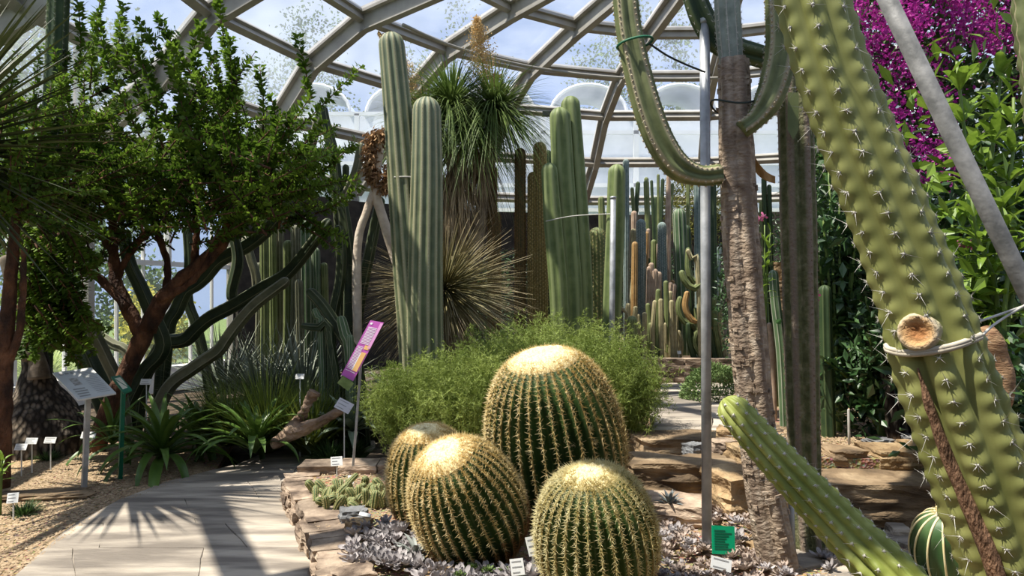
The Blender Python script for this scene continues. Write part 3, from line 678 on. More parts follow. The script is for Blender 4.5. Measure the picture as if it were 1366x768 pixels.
# ---------------------------------------------------------------- small clumping cactus
M_clump = mk('clump_skin', (.07, .11, .035), (.17, .21, .075), 18, .6, ridge=(.42, .36, .16), rlo=.6, rhi=1.0)
cl = thing('cactus_clump', P(465, 672, 4.7) * [1, 1, 0] + [0, 0, .18], 'clump of short finger-thick cactus stems beside the pink sign post', 'cactus'); spb = MB()
for i in range(64):
    px, py = rng.uniform(412, 524), rng.uniform(652, 684)
    if (px - 468) ** 2 / 58 ** 2 + (py - 668) ** 2 / 20 ** 2 > 1: continue
    b = G(px, py, .19); h = rng.uniform(.05, .12); le = rng.normal(0, .55, 2); tip = b + np.array([le[0] * h, le[1] * h, h]); r = rng.uniform(.017, .026)
    V, F, rd, al, inf = sweep([b, b * .5 + tip * .5 + [0, 0, .01], tip], [r * .9, r * 1.1, r], 8, .28, 'lobe', nring=7); MB().addm(V, F, rd, al).build('stem', M_clump, cl)
    B, D, T = areoles(inf, .016); star_spines(spb, B, D, T, 4, .011, .0008, 1.0)
spb.build('spines', M_spinep, cl, smooth=False, kind='stuff')

# ---------------------------------------------------------------- ghost plant rosettes
M_ghost = mk('ghost_plant_leaf', (.27, .245, .245), (.45, .41, .405), 14, .65, rand=.22, trans=.08)
M_ghostp = mk('ghost_plant_pale', (.30, .235, .20), (.52, .42, .35), 14, .65, rand=.2, trans=.08)
def rosette_mesh(name, n, L, seed, mat):
    r = np.random.default_rng(seed); mb = MB(); g = 2.39996
    for i in range(n):
        f = (i + 1) / n; th = i * g; el = 1.25 - 1.05 * f + r.uniform(-.1, .1); l = L * (.35 + .65 * f) * r.uniform(.88, 1.1); w = l * .42
        d = np.array([math.cos(th) * math.cos(el), math.sin(th) * math.cos(el), math.sin(el)]); R = frame(d)
        t = np.array([0, .35, .72, .92, 1]); wp = np.array([.35, .75, 1, .6, .04]); up = np.array([0, .01, .02, .07, .10]) * l
        V = []
        for k_ in range(5):
            for sx, hz in ((-1, .10), (0, -.08), (1, .10)): V.append(R @ np.array([sx * w / 2 * wp[k_], t[k_] * l, hz * w + up[k_]]))
        ii = np.arange(4)[:, None] * 3; jj = np.arange(2)[None]; mb.add(np.array(V) + [0, 0, .012], np.stack([ii + jj, ii + jj + 1, ii + 4 + jj, ii + 3 + jj], -1).reshape(-1, 4))
    me = mb.mesh(name); me.materials.append(mat); return me
gm = [rosette_mesh('ghost_rosette_shape', 16, .058, s, M_ghost) for s in (1, 2, 3)]; gp = [rosette_mesh('ghost_rosette_shape', 16, .05, s, M_ghostp) for s in (4, 5, 6)]
def rosettes(n, zone, meshes, label, group, ok, smin=.8, smax=1.25, zt=.18, minsep=.045):
    got = []; tries = 0
    while len(got) < n and tries < n * 60:
        tries += 1; px, py = rng.uniform(zone[0], zone[2]), rng.uniform(zone[1], zone[3])
        g = G(px, py, zt)
        if not ok(g[0], g[1]) or any((g[0] - q[0]) ** 2 + (g[1] - q[1]) ** 2 < minsep ** 2 for q in got): continue
        got.append(g); a = rng.uniform(0, 6.28); tl = rng.normal(0, .28, 2); R = np.array([[math.cos(a), -math.sin(a), 0], [math.sin(a), math.cos(a), 0], [tl[0], tl[1], 1]]); R = np.linalg.qr(R)[0]; R *= np.sign(np.diag(R))[None]
        if R[2, 2] < 0: R[:, 2] *= -1
        inst(meshes[rng.integers(len(meshes))], 'ghost_plant', None, mtx(g + [0, 0, rng.uniform(0, .035)], R, rng.uniform(smin, smax)), label, 'succulent', group)
bar = [(.262, 4.25, .40), (-.22, 3.6, .27), (-.47, 4.14, .24), (.378, 3.2, .26)]
clear = lambda x, y: all((x - a) ** 2 + (y - b) ** 2 > r * r for a, b, r in bar)
rosettes(46, (470, 705, 565, 768), gm, 'grey-lilac ghost plant rosette in the patch beside the stone edging', 'ghost plants by the stone edging', clear, 1.1, 1.6)
rosettes(60, (560, 735, 740, 800), gm, 'grey-lilac ghost plant rosette at the foot of the barrel cacti', 'ghost plants at the foot of the barrel cacti', lambda x, y: clear(x, y) and y < 3.4, 1.2, 1.9)
rosettes(170, (868, 686, 1050, 800), gp + gm[:1], 'pinkish grey ghost plant rosette in the dense mat around the metal pole', 'ghost plants in the mat around the pole', clear, .8, 1.35, minsep=.036)
rosettes(7, (1040, 740, 1190, 790), gm, 'grey ghost plant rosette on its own by the bark trunk and paving', 'stray ghost plants near the paving', clear, .8, 1.2)
# pale fallen stems in the mat
for i in range(26):
    g = G(rng.uniform(885, 1040), rng.uniform(692, 768), .19); a = rng.uniform(0, 6.28); l = rng.uniform(.05, .12)
    V, F, _, _, _ = sweep([g, g + [math.cos(a) * l * .5, math.sin(a) * l * .5, .035], g + [math.cos(a) * l, math.sin(a) * l, .05]], [.004], per=5, nring=5); MB().addm(V, F).build('flower_stalk', M_ghostp, None, g, label='thin pale dry stalk lying over the ghost plant mat', cat='stalk', group='dry stalks in the ghost plant mat')
# little green fleshy plant at the lower edge
jm = mk('fleshy_green', (.08, .14, .03), (.2, .27, .08), 12, .5, trans=.1)
jr = [rosette_mesh('green_rosette_shape', 22, .045, s, jm) for s in (8, 9)]
for i, (px, py) in enumerate(((628, 762), (650, 766), (672, 764), (612, 772), (645, 780), (690, 776))):
    g = G(px, py, .23); inst(jr[i % 2], 'green_succulent', None, mtx(g, None, rng.uniform(.8, 1.1)), 'small bright green fleshy rosette among the ghost plants', 'succulent', 'green rosettes among the ghost plants')
# agave-like silver rosette in the patch
am = strap_mesh('silver_leaf', .14, .028, 6, .5, .7, mat=mk('silver_leaf', (.20, .22, .2), (.36, .38, .36), 10, .6))
t = thing('silver_agave', G(555, 748, .19), 'small silver agave with curling leaves in the ghost plant patch', 'succulent')
for i in range(14):
    th = i * 2.4; el = 1.1 - .9 * i / 14; inst(am, 'leaf', t, mtx(ORG[t.name] + [0, 0, .02], frame((math.cos(th) * math.cos(el), math.sin(th) * math.cos(el), math.sin(el)))))
# blue-green rosette by the rock slab
t = thing('blue_rosette', G(893, 694, .2) + [0, 0, .09], 'dark blue-green spiky rosette on the flat rock slab', 'succulent')
bm_ = strap_mesh('blue_leaf', .10, .026, 5, .5, .3, mat=mk('blue_leaf', (.11, .13, .13), (.2, .22, .23), 10, .6))
for i in range(20):
    th = i * 2.4; el = 1.3 - 1.1 * i / 20; inst(bm_, 'leaf', t, mtx(ORG[t.name], frame((math.cos(th) * math.cos(el), math.sin(th) * math.cos(el), math.sin(el)))))
# ---------------------------------------------------------------- columnar cacti
def cmat(name, a, b, edge, **k): return mk(name, a, b, k.pop('scale', 7), k.pop('rough', .6), ridge=edge, rlo=k.pop('rlo', .55), rhi=k.pop('rhi', .98), **k)
M_pachy = cmat('blue_green_column', (.085, .105, .050), (.15, .175, .09), (.36, .34, .20), along=[(0, (.16, .15, .07), .5), (.45, (.13, .17, .08), .25), (.7, (.12, .2, .14), 0), (1, (.18, .23, .17), .4)])
M_green = cmat('green_column', (.095, .135, .040), (.17, .215, .075), (.22, .26, .11))
M_dkgreen = cmat('dark_green_column', (.018, .042, .014), (.045, .075, .026), (.10, .13, .05))
M_arch = cmat('arching_stem', (.016, .030, .011), (.042, .060, .022), (.26, .27, .16), rlo=.72)
M_archp = cmat('grey_arching_stem', (.07, .08, .04), (.17, .165, .10), (.36, .35, .25), along=[(0, (.24, .19, .13), .7), (.6, (.15, .15, .08), .2), (1, (.2, .2, .12), 0)])
M_hairy = cmat('golden_hairy_column', (.14, .11, .028), (.30, .22, .07), (.42, .30, .10), rlo=.2, rhi=.9, scale=25)
M_hairyd = cmat('brown_hairy_column', (.05, .05, .014), (.13, .09, .03), (.24, .15, .05), rlo=.2, rhi=.9, scale=25)
M_blue = cmat('blue_grey_column', (.10, .15, .14), (.18, .24, .23), (.46, .50, .44), rlo=.5, scale=20)
M_tan = cmat('tan_stem', (.25, .22, .11), (.42, .36, .20), (.52, .45, .28), scale=15)
M_pink = cmat('pinkish_stem', (.33, .22, .15), (.46, .34, .25), (.56, .44, .34), scale=15)
M_orange = cmat('orange_brown_stem', (.30, .16, .05), (.45, .27, .10), (.5, .34, .16), scale=15)
M_white = M_white
M_wr = cmat('white_ribbed_column', (.06, .11, .05), (.11, .17, .08), (.46, .46, .36), rlo=.45)
M_olive = cmat('olive_stem', (.10, .13, .04), (.18, .21, .075), (.30, .32, .16))

def stem_pts(pp, d, ground=None):
    out = [P(q[0], q[1], q[2] if len(q) > 2 else d) for q in pp]
    if ground is not None and out[0][2] > ground + .02:
        b = out[0].copy(); s_ = out[0] - out[1]; dz = out[0][2] - ground
        k = dz / abs(s_[2]) if abs(s_[2]) > .05 else 0
        k = min(k, 1.2); b = out[0] + s_ * k * .6; b[2] = ground - .02; out.insert(0, b)
    return out
def column(label, pp, d, wpx, ribs, mat, depth=.22, mode='sharp', ground=.2, name='columnar_cactus', group=None, nring=26, spine=None, parent=None, part='stem', per=4, bump=0, bumpn=0, rot=0.0, cat='cactus'):
    """pp from the foot to the tip; wpx one or more widths in pixels at depth d"""
    w = np.atleast_1d(wpx) * d / FPX / 2 * (1.0 + depth * .25); pts = stem_pts(pp, d, ground if parent is None or ground is not None else None)
    if len(pts) == len(w) + 1: w = np.insert(w, 0, w[0])
    V, F, rd, al, inf = sweep(pts, w, ribs, depth, mode, per, nring, bump=bump, bumpn=bumpn, rot=rot)
    mb = MB().addm(V, F, rd, al)
    if parent is not None: o = mb.build(part, mat, parent)
    elif spine is None: return mb.build(name, mat, None, pts[0], label=label, cat=cat, group=group), inf
    else:
        o = thing(name, pts[0], label, cat, group); mb.build('stem', mat, o)
    if spine:
        s_ = MB(); B, D, T = areoles(inf, spine['sp'], 1.0); star_spines(s_, B, D, T, spine['k'], spine['len'], spine.get('r', .0012), spine.get('spread', 1.0)); s_.build('spines', spine['mat'], parent or o, smooth=False, kind='stuff')
    return o, inf
M_gsp = mk('grey_spines', (.40, .38, .34), (.60, .58, .54), 9, .6)
M_bsp = mk('brown_spines', (.16, .10, .06), (.30, .21, .13), 9, .6)

# pair of blue-green columns behind the bush
pc = thing('columnar_cactus', (-1.02, 7.2, .2), 'tall pair of blue-green ribbed columns rising behind the feathery bush', 'cactus')
column(None, [(558, 560), (556, 460), (548, 360), (540, 260), (531, 150), (521, 43)], 7.15, [44, 48, 46, 42, 37, 33], 12, M_pachy, .16, 'lobe', .2, parent=pc, nring=44, per=6, spine=dict(sp=.035, k=3, len=.010, mat=M_gsp, r=.0012))
column(None, [(570, 560), (567, 460), (567, 360), (569, 240), (569, 129)], 7.05, [46, 48, 46, 42, 36], 13, M_pachy, .15, 'lobe', .2, parent=pc, nring=44, per=6, spine=dict(sp=.035, k=3, len=.010, mat=M_gsp, r=.0012))
column('little green column growing at the foot of the blue-green pair', [(577, 480), (577, 412)], 7.0, [12, 12], 8, M_wr, ground=.2)
tie = MB(); c = P(543, 238, 7.15)
V, F, _, _, _ = sweep([c + [.16 * math.cos(a), .16 * math.sin(a), .01 * math.sin(a)] for a in np.linspace(0, 6.28, 16)], [.008], per=6, nring=40, dome=False); tie.addm(V, F).build('tie_wire', M_gsp, None, c, label='wire tie around the leaning blue-green column', cat='wire')

# smooth green columns in the middle
gc = thing('columnar_cactus', P(765, 440, 8.6) * [1, 1, 0] + [0, 0, .2], 'stout group of smooth green columns in the middle of the bed', 'cactus')
column(None, [(762, 470), (760, 380), (752, 260), (746, 143)], 8.6, [30, 31, 30, 27], 7, M_green, .2, 'lobe', .2, parent=gc, nring=34, per=6, rot=.3)
column(None, [(778, 470), (776, 380), (769, 260), (760, 128)], 8.75, [26, 28, 28, 25], 6, M_green, .22, 'lobe', .2, parent=gc, nring=34, per=6, rot=.9)
column(None, [(748, 480), (745, 390), (737, 290), (732, 217)], 8.4, [22, 24, 23, 20], 6, M_green, .22, 'lobe', .2, parent=gc, nring=34, per=6)
wire = MB(); V, F, _, _, _ = sweep([P(728, 295, 8.2), P(765, 288, 8.3), P(818, 285, 8.1)], [.006], per=5, nring=12, dome=False); wire.addm(V, F).build('guy_wire', M_gsp, None, P(728, 295, 8.2), label='thin wire tying the green columns to the short pole', cat='wire')
column('single smooth green column tied to a short metal pole', [(814, 480), (817, 400), (821, 300), (823, 219)], 8.2, [23, 25, 25, 23], 6, M_green, .22, 'lobe', nring=34, per=6, rot=.5)
def pole(label, a, b, r, mat=M_galv, name='metal_pole', cat='pole'):
    a, b = np.array(a), np.array(b); t = thing(name, a, label, cat)
    V, F, _, _, _ = sweep([a, b], [r], per=14, nring=3, dome=False); pi_ = MB().addm(V, F).build('pipe', mat, t)
    ax = norm(b - a); V, F, _, _, _ = sweep([b - ax * .02, b + ax * .006], [r * 1.12], per=14, nring=2, dome=False); MB().addm(V, F).build('end_cap', mat, pi_); return t
pole('short metal pole standing against the single green column', (*P(815, 500, 8.0)[:2], .2), P(818, 263, 8.0), .032)
column('slim grey column rising behind the single green column', [(836, 430), (835, 212)], 10.5, [8, 8], 9, M_blue, ground=.68)
for lab, pp, w, m in (('dark hairy column beside the grass tree, half its height', [(661, 470), (661, 283)], 13, M_hairyd), ('thin dark hairy column behind the grass tree', [(657, 470), (657, 221)], 12, M_hairyd),
        ('dark brown bristly column with a knobbly tip', [(694, 470), (694, 197)], 14, M_hairyd), ('short golden bristly column between two taller ones', [(711, 470), (711, 229)], 14, M_hairy), ('golden bristly column standing against the stout green group', [(722, 470), (720, 189)], 17, M_hairy)):
    column(lab, pp, 9.6, [w, w * 1.05, w], 16, m, .14, spine=dict(sp=.05, k=5, len=.03, mat=M_spineo if m is M_hairyd else M_spine, r=.0022), nring=16)
column('bristly golden-green column behind the single green column', [(798, 470), (796, 303)], 9.4, [21, 23, 21], 14, M_olive, .16, ground=.2, spine=dict(sp=.05, k=5, len=.03, mat=M_spine, r=.002), nring=16)
column('slender branched green column high behind the bristly one', [(806, 420), (804, 330), (802, 262)], 11.5, [9, 9, 8], 6, M_olive, .3, ground=.68)
column('thin dark column between the stout green group and the golden one', [(733, 440), (731, 200)], 10.6, [9, 9], 8, M_dkgreen)

# crowded back bed of slender cacti
D1 = 10.6
def back(lab, pp, w, m, ribs=9, d=D1, dep=.22, **k): return column(lab, pp, d, w, ribs, m, dep, ground=.66, nring=16, per=4, **k)
back('blue-grey scaly column, taller of the pair over the tan stems', [(857, 478), (856, 400), (855, 292)], [11, 12, 12], M_blue, 14, spine=dict(sp=.04, k=4, len=.02, mat=M_gsp, r=.002))
back('blue-grey scaly column, shorter of the pair, above the tan stems', [(886, 470), (884, 400), (883, 296)], [12, 13, 11], M_blue, 14, spine=dict(sp=.04, k=4, len=.02, mat=M_gsp, r=.002))
back('green column with bold white ribs at its rounded top', [(912, 470), (910, 380), (906, 278)], [16, 18, 17], M_wr, 9)
back('second dark ribbed column pressed against the white-ribbed one', [(922, 470), (918, 380), (915, 300)], [12, 13, 12], M_dkgreen, 9, 10.9)
back('tall blue-green column just behind the metal pole', [(934, 470), (933, 330), (932, 232)], [12, 13, 13], M_blue, 10, 10.2)
back('dark column behind the metal pole', [(950, 470), (949, 330), (948, 230)], [14, 14, 14], M_dkgreen, 9, 10.4)
back('pinkish column with woolly blotches', [(846, 420), (846, 281)], [7, 8], M_pink, 10, 11)
back('tall pinkish tapering column above the blue-grey pair', [(890, 400), (891, 300), (892, 228)], [8, 8, 5], M_pink, 10, 11.3)
back('tan leaning column beside the blue-grey scaly one', [(848, 480), (846, 420), (847, 322)], [8, 9, 8], M_orange, 9, 10.4)
for i, (x, y0, h, w) in enumerate(((843, 250, 1, 5), (851, 242, 1, 6), (862, 236, 1, 6), (869, 240, 1, 4), (878, 232, 1, 4), (884, 238, 1, 5), (897, 244, 1, 5), (874, 262, 1, 6), (918, 240, 1, 5))):
    back('thin %s cactus stem reaching up against the back panes' % ('dark green' if i % 2 else 'olive'), [(x + 2, 420), (x + rng.uniform(-5, 5), 330), (x, y0)], [w, w, w], M_dkgreen if i % 2 else M_olive, 5, 11.6 + .1 * i, .3, group='thin stems against the back panes')
back('forked knobbly green cactus with a flat-topped shoot', [(862, 420), (864, 320), (862, 240)], [6, 7, 7], M_olive, 6, 11.4)
r11 = np.random.default_rng(11)
for i in range(46):
    x = r11.uniform(838, 962); y1 = r11.uniform(300, 440); w = r11.uniform(5, 9); m = [M_tan, M_olive, M_dkgreen, M_pink, M_blue, M_wr, M_orange][r11.integers(7)]
    back('slender %s stem deep in the crowded back bed' % {M_tan: 'tan', M_olive: 'olive green', M_dkgreen: 'dark green', M_pink: 'pinkish', M_blue: 'blue-grey', M_wr: 'pale-ribbed green', M_orange: 'orange-brown'}[m], [(x + r11.normal(0, 6), 478), (x + r11.normal(0, 3), (478 + y1) / 2), (x, y1)], [w, w * 1.05, w * .9], m, 8, 10.7 + r11.uniform(0, .9), group='crowded stems of the back bed')
tan = [(838, 466, 404), (846, 470, 408), (853, 470, 418), (860, 474, 416), (866, 475, 404), (872, 474, 400), (877, 474, 385), (883, 474, 398), (888, 474, 374), (893, 474, 388), (898, 472, 400), (903, 474, 412), (856, 476, 442), (876, 478, 452), (897, 478, 450), (907, 476, 440), (868, 478, 430), (889, 478, 430), (880, 470, 410), (849, 476, 430)]
for x, y0, y1 in tan:
    mt_ = M_tan if rng.uniform() < .7 else M_olive
    back('%s upright %s stem in the thicket above the low stone wall' % ('tan grey' if mt_ is M_tan else 'olive green', 'tall' if y1 < 410 else 'short'), [(x, y0), (x + rng.uniform(-2, 2), (y0 + y1) / 2), (x + rng.uniform(-3, 3), y1)], [6, 7, 6.5], mt_, 8, 10.1 + rng.uniform(-.2, .3), group='tan stems above the low stone wall')
for x, y0, y1, w in ((872, 420, 358, 10), (868, 400, 350, 7), (865, 400, 355, 6), (878, 400, 362, 8), (894, 400, 376, 6), (898, 400, 378, 7)):
    back('pinkish felted stem rising behind the tan thicket', [(x, y0), (x + 1, y1)], [w, w], M_pink, 12, 10.5, group='pinkish stems behind the tan thicket')
back('orange stem curving up beside the pole', [(945, 432), (925, 428), (914, 410), (917, 388)], [8, 8, 8, 7], M_orange, 7, 9.9)
back('green stem curving under the orange one', [(930, 440), (912, 428), (905, 410), (908, 395)], [7, 8, 8, 7], M_olive, 7, 10.0)
back('olive stem hooking up like a cup behind the pole', [(940, 385), (924, 385), (912, 372), (909, 360)], [8, 9, 9, 7], M_olive, 7, 9.8)
back('yellow-green stem with a rounded upturned tip', [(940, 380), (926, 376), (918, 360), (918, 330)], [7, 8, 8, 6], M_olive, 7, 10.1)
back('golden curled stem topping the hooked ones', [(930, 350), (922, 345), (917, 332)], [7, 7, 6], M_tan, 7, 9.8)
back('short leaning brown stem behind the round green cactus', [(838, 424), (826, 408)], [4, 4], M_tan, 6, 9.9)
column('squat barrel-like green cactus standing before the tan stem thicket', [(843, 478), (843, 421)], 9.5, [15, 16, 14], 14, M_olive, .14, ground=.4)
for i, (x, y0, y1, w, m) in enumerate(((927, 470, 410, 7, M_olive), (936, 470, 400, 7, M_tan), (945, 475, 420, 8, M_dkgreen), (953, 475, 395, 7, M_olive), (960, 475, 410, 7, M_tan), (918, 478, 430, 8, M_dkgreen), (930, 478, 440, 8, M_olive))):
    back('leaning %s stem in the tangle between pole and bark trunk' % {M_tan: 'tan', M_olive: 'olive', M_dkgreen: 'dark green'}[m], [(x + 8, y0), (x + rng.uniform(-4, 6), (y0 + y1) / 2), (x, y1)], [w, w, w * .8], m, 7, 9.9, group='tangle between pole and bark trunk')
# slim stems between the two trunks
for i, (x0, x1, y1, w, m) in enumerate(((1010, 1006, 247, 6, M_olive), (1016, 1015, 268, 5, M_olive), (1021, 1019, 236, 7, M_dkgreen), (1028, 1026, 246, 6, M_dkgreen), (1008, 1010, 330, 7, M_olive), (1016, 1012, 380, 7, M_tan), (1022, 1018, 350, 6, M_dkgreen), (1030, 1024, 300, 6, M_olive))):
    column('slim green stem in the gap between the two bark trunks', [(x0 + 6, 500), (x0 + 2, 400), (x1, y1)], 6.7, [w, w, w * .9], 6, m, .3, ground=.4, nring=14, group='slim stems between the bark trunks')
column('grey-green ribbed column leaning on the corky trunk', [(1046, 560), (1042, 470), (1034, 400), (1031, 360)], 5.6, [12, 13, 13, 12], 7, M_wr, .25, ground=.4)
column('grey bare stick-like stem beside the corky trunk', [(1032, 560), (1030, 470), (1026, 430)], 5.9, [9, 8, 6], 0, M_pink, ground=.4, per=8)
column('dark green fluted stump on the terrace beside the corky trunk', [(1106, 598), (1102, 480), (1100, 380)], 5.2, [18, 17, 16], 6, M_dkgreen, .3, ground=.48)

# arching dark stems on the far bank
arch = [
 ('long arching stem sweeping from the tangle up past the pale columns', [(190, 505), (206, 478), (220, 457), (246, 453), (263, 437), (280, 423), (311, 407), (349, 384), (384, 363), (424, 314), (440, 292)], 8.0, [19, 20, 19, 18, 17, 15], M_arch),
 ('arching stem rising over the red-brown tree fork', [(216, 500), (224, 434), (235, 414), (247, 388), (262, 378), (275, 366), (293, 346), (328, 328), (352, 310), (374, 286)], 8.3, [17, 19, 18, 19, 16], M_arch),
 ('stem that bends like an elbow low beside the red-brown trunk', [(168, 545), (193, 494), (212, 473), (217, 455), (205, 425), (188, 385), (172, 350), (165, 310)], 7.6, [17, 18, 20, 19, 17, 15], M_arch),
 ('drooping stem tip hanging in front of the glass wall', [(298, 270), (309, 305), (317, 335), (317, 355), (310, 385), (309, 402)], 8.1, [13, 14, 15, 14, 12], M_arch),
 ('thin curved stem behind the drooping tip', [(342, 410), (341, 370), (334, 345), (326, 315)], 8.6, [12, 12, 11], M_archp),
 ('upright stem crossing behind the red-brown fork', [(276, 500), (262, 436), (250, 400), (252, 350), (249, 300)], 8.6, [13, 14, 13, 12], M_arch),
 ('bare grey stem lying diagonally with knotted scars', [(222, 520), (258, 490), (291, 467), (303, 450), (318, 430), (342, 404), (385, 372)], 7.4, [19, 18, 17, 16, 14], M_archp),
 ('dark stem leaning left above the swollen palm base', [(150, 560), (128, 508), (98, 440), (70, 380), (40, 330)], 7.8, [30, 28, 26, 24], M_arch),
 ('ridged green stem leaning behind the white information board', [(160, 520), (145, 485), (125, 445), (95, 395), (70, 340)], 7.2, [15, 16, 16, 14], M_archp),
 ('grey-brown bare stem lying above the gravel bank', [(172, 476), (150, 460), (128, 446), (110, 440)], 8.6, [14, 14, 13], M_archp),
 ('tall dark stem bent double at its top among the leaves', [(466, 520), (462, 420), (455, 320), (450, 262), (444, 205), (434, 165), (431, 141)], 7.9, [17, 18, 17, 16, 15, 13, 10], M_arch),
 ('stem leaning back from the bent double top', [(412, 210), (420, 175), (429, 141)], 7.9, [10, 12, 11], M_archp),
 ('pale-edged stem curving down beside the tall dark one', [(440, 470), (443, 425), (452, 380), (455, 340), (451, 300)], 7.6, [15, 15, 14, 13], M_arch),
 ('thick near-black stem behind the pink sign', [(466, 540), (467, 470), (468, 404), (466, 350), (460, 300), (455, 262)], 7.7, [22, 22, 21, 18, 14], M_arch),
 ('straight dark stem leaning towards the pale dead trunk', [(470, 500), (478, 410), (492, 340), (503, 285), (508, 262)], 7.8, [15, 16, 15, 13], M_arch),
 ('blunt dark stem rising low behind the grass tussock', [(476, 490), (462, 456), (445, 430), (428, 405), (410, 386)], 7.2, [16, 17, 17, 14], M_arch),
 ('thin stem slanting down to the grass tussock', [(450, 515), (443, 470), (437, 440)], 7.1, [10, 11, 11], M_arch),
 ('short fat ribbed stem beside the near-black stem', [(466, 470), (460, 445), (454, 421)], 7.1, [14, 15, 13], M_wr),
 ('small ribbed cactus head behind the pink sign', [(468, 470), (467, 446)], 6.9, [9, 9], M_wr),
 ('little curled stem lying low above the grass tussock', [(440, 442), (424, 438), (410, 436), (401, 434)], 7.1, [10, 11, 10, 8], M_arch),
 ('small upturned stem above the curled one', [(428, 434), (422, 424), (420, 411)], 7.15, [9, 11, 10], M_wr),
 ('slender stem rising beside the brown seed head', [(447, 285), (466, 248), (476, 222), (481, 190)], 7.9, [10, 12, 12, 11], M_archp),
 ('tiny stem in front of the roof purlin beside the brown seed head', [(461, 262), (461, 219)], 8.0, [8, 9], M_arch),
]
for lab, pp, d, w, m in arch: column(lab, pp, d, w, 5 if m is not M_wr else 8, m, .38 if m is not M_wr else .2, ground=.03 if pp[0][1] > 430 else None, nring=max(20, 5 * len(pp)), name='arching_cactus', rot=.35)
pal = [(352, 470, 285, 11), (363, 470, 305, 10), (372, 480, 275, 12), (384, 480, 320, 12), (394, 480, 300, 12), (407, 490, 290, 17), (421, 480, 330, 11), (432, 470, 350, 10), (345, 460, 350, 9), (358, 470, 355, 10), (378, 470, 380, 11), (398, 470, 372, 11)]
ORD = 'first second third fourth fifth sixth seventh eighth ninth tenth eleventh twelfth'.split()
for i, (x, y0, y1, w) in enumerate(sorted(pal)):
    column('pale olive column behind the arching stems, %s along the rank from the glass wall' % ORD[i], [(x + rng.uniform(-3, 3), y0), (x + 1, (y0 + y1) / 2), (x, y1)], 9.2 + rng.uniform(-.3, .5), [w, w * 1.05, w], 9, [M_archp, M_olive, M_wr][rng.integers(3)], .2, ground=.03, nring=14, group='rank of pale columns behind the arching stems')
# the spiny dark column at the upper edge
column('spiny near-black column reaching to the roof inside the tree crown', [(58, 420), (64, 250), (73, 120), (78, 0), (80, -60)], 7.1, [24, 25, 26, 26, 26], 8, M_dkgreen, .2, ground=.02, spine=dict(sp=.06, k=4, len=.03, mat=M_gsp, r=.0016), nring=26)

# ---------------------------------------------------------------- bark trunks with green arms
def bark_mat(name, a, b, c, ridgec):
    return mk(name, a, b, 9, .9, .9, 30, stretch=(1, 1, 1.7), third=c, ridge=ridgec, rlo=.55, rhi=1, detail=9, contrast=(.3, .7))
M_bark = bark_mat('scaly_bark', (.14, .095, .065), (.52, .43, .34), (.33, .25, .18), (.20, .145, .105))
M_cork = mk('corky_green', (.075, .085, .032), (.22, .20, .12), 22, .9, .7, 40, third=(.12, .125, .055), ridge=(.23, .18, .14), rlo=.5, rhi=.95, detail=9, contrast=(.36, .72))
M_arm = cmat('arm_skin', (.095, .115, .04), (.18, .20, .08), (.40, .34, .22), rlo=.72, rhi=1.0, scale=12)
M_armg = cmat('grey_arm_skin', (.17, .20, .16), (.30, .33, .28), (.50, .48, .42), rlo=.6, scale=14)
bt = thing('trunk_cactus', (*P(1045, 790, 3.5)[:2], .16), 'old candelabra cactus with scaly brown bark trunk and arching green arms', 'cactus')
def swp(pp, d, w, ribs, depth, mode, mat, part, nring, per=4, dome=True, wob=0, ground=None, **k):
    pts = stem_pts(pp, d, ground); V, F, rd, al, inf = sweep(pts, (lambda w_: np.insert(w_, 0, w_[0]) if len(pts) == len(w_) + 1 else w_)(np.atleast_1d(w)) * d / FPX / 2, ribs, depth, mode, per, nring, dome, wob=wob, seed=3, **k)
    o = MB().addm(V, F, rd, al).build(part, mat, bt); return o, inf
o, tri = swp([(1046, 800), (1036, 740), (1018, 640), (1003, 500), (989, 330), (982, 200), (978, 80)], 3.5, [54, 53, 50, 49, 50, 48, 42], 5, .30, 'lobe', M_bark, 'bark_trunk', 70, 8, False, .004, .16)
# horizontal cracks of the bark: thin raised plates
pl = MB(); r7 = np.random.default_rng(9)
for i in range(190):
    u = r7.uniform(.02, .98) * tri['L']; th = r7.uniform(0, 6.28)
    f = lambda A: np.array([np.interp(u, tri['s'], A[:, i_]) for i_ in range(3)])
    C, X, Y, T = f(tri['C']), f(tri['X']), f(tri['Y']), f(tri['T']); R = np.interp(u, tri['s'], tri['R']) * np.interp((th - tri['rot']) % 6.283, np.arange(len(tri['pm']) + 1) / len(tri['pm']) * 6.283, np.append(tri['pm'], tri['pm'][0]))
    d = math.cos(th) * X + math.sin(th) * Y; sx = norm(np.cross(T, d)); w_ = r7.uniform(.02, .05); h_ = r7.uniform(.012, .03)
    Rm = np.stack([sx, d, T], 1); pl.box(C + d * (R + .001), (w_, .008, h_), Rm)
pl.build('bark_plates', M_bark, bt, smooth=False, kind='stuff')
o, i1 = swp([(976, 90), (973, 50), (970, 0), (969, -60)], 3.5, [30, 34, 34, 34], 9, .22, 'sharp', M_armg, 'top_stem', 20)
o, i2 = swp([(962, 232), (935, 234), (905, 222), (882, 190), (866, 150), (852, 100), (840, 45), (834, -10), (832, -60)], 3.45, [28, 38, 40, 40, 38, 36, 35, 34], 5, .34, 'lobe', M_arm, 'arm', 50, 6, rot=.5)
o, i3 = swp([(990, 172), (1006, 160), (1024, 135), (1036, 100), (1042, 60), (1040, 15), (1036, -40)], 3.4, [26, 38, 42, 42, 38, 34], 5, .34, 'lobe', M_arm, 'arm', 40, 6, rot=.2)
o, i4 = swp([(1040, 84), (1010, 74), (980, 66), (955, 52), (935, 20), (918, -30)], 3.75, [30, 34, 34, 34, 30], 5, .34, 'lobe', M_dkgreen, 'arm', 30, 6)
sb = MB()
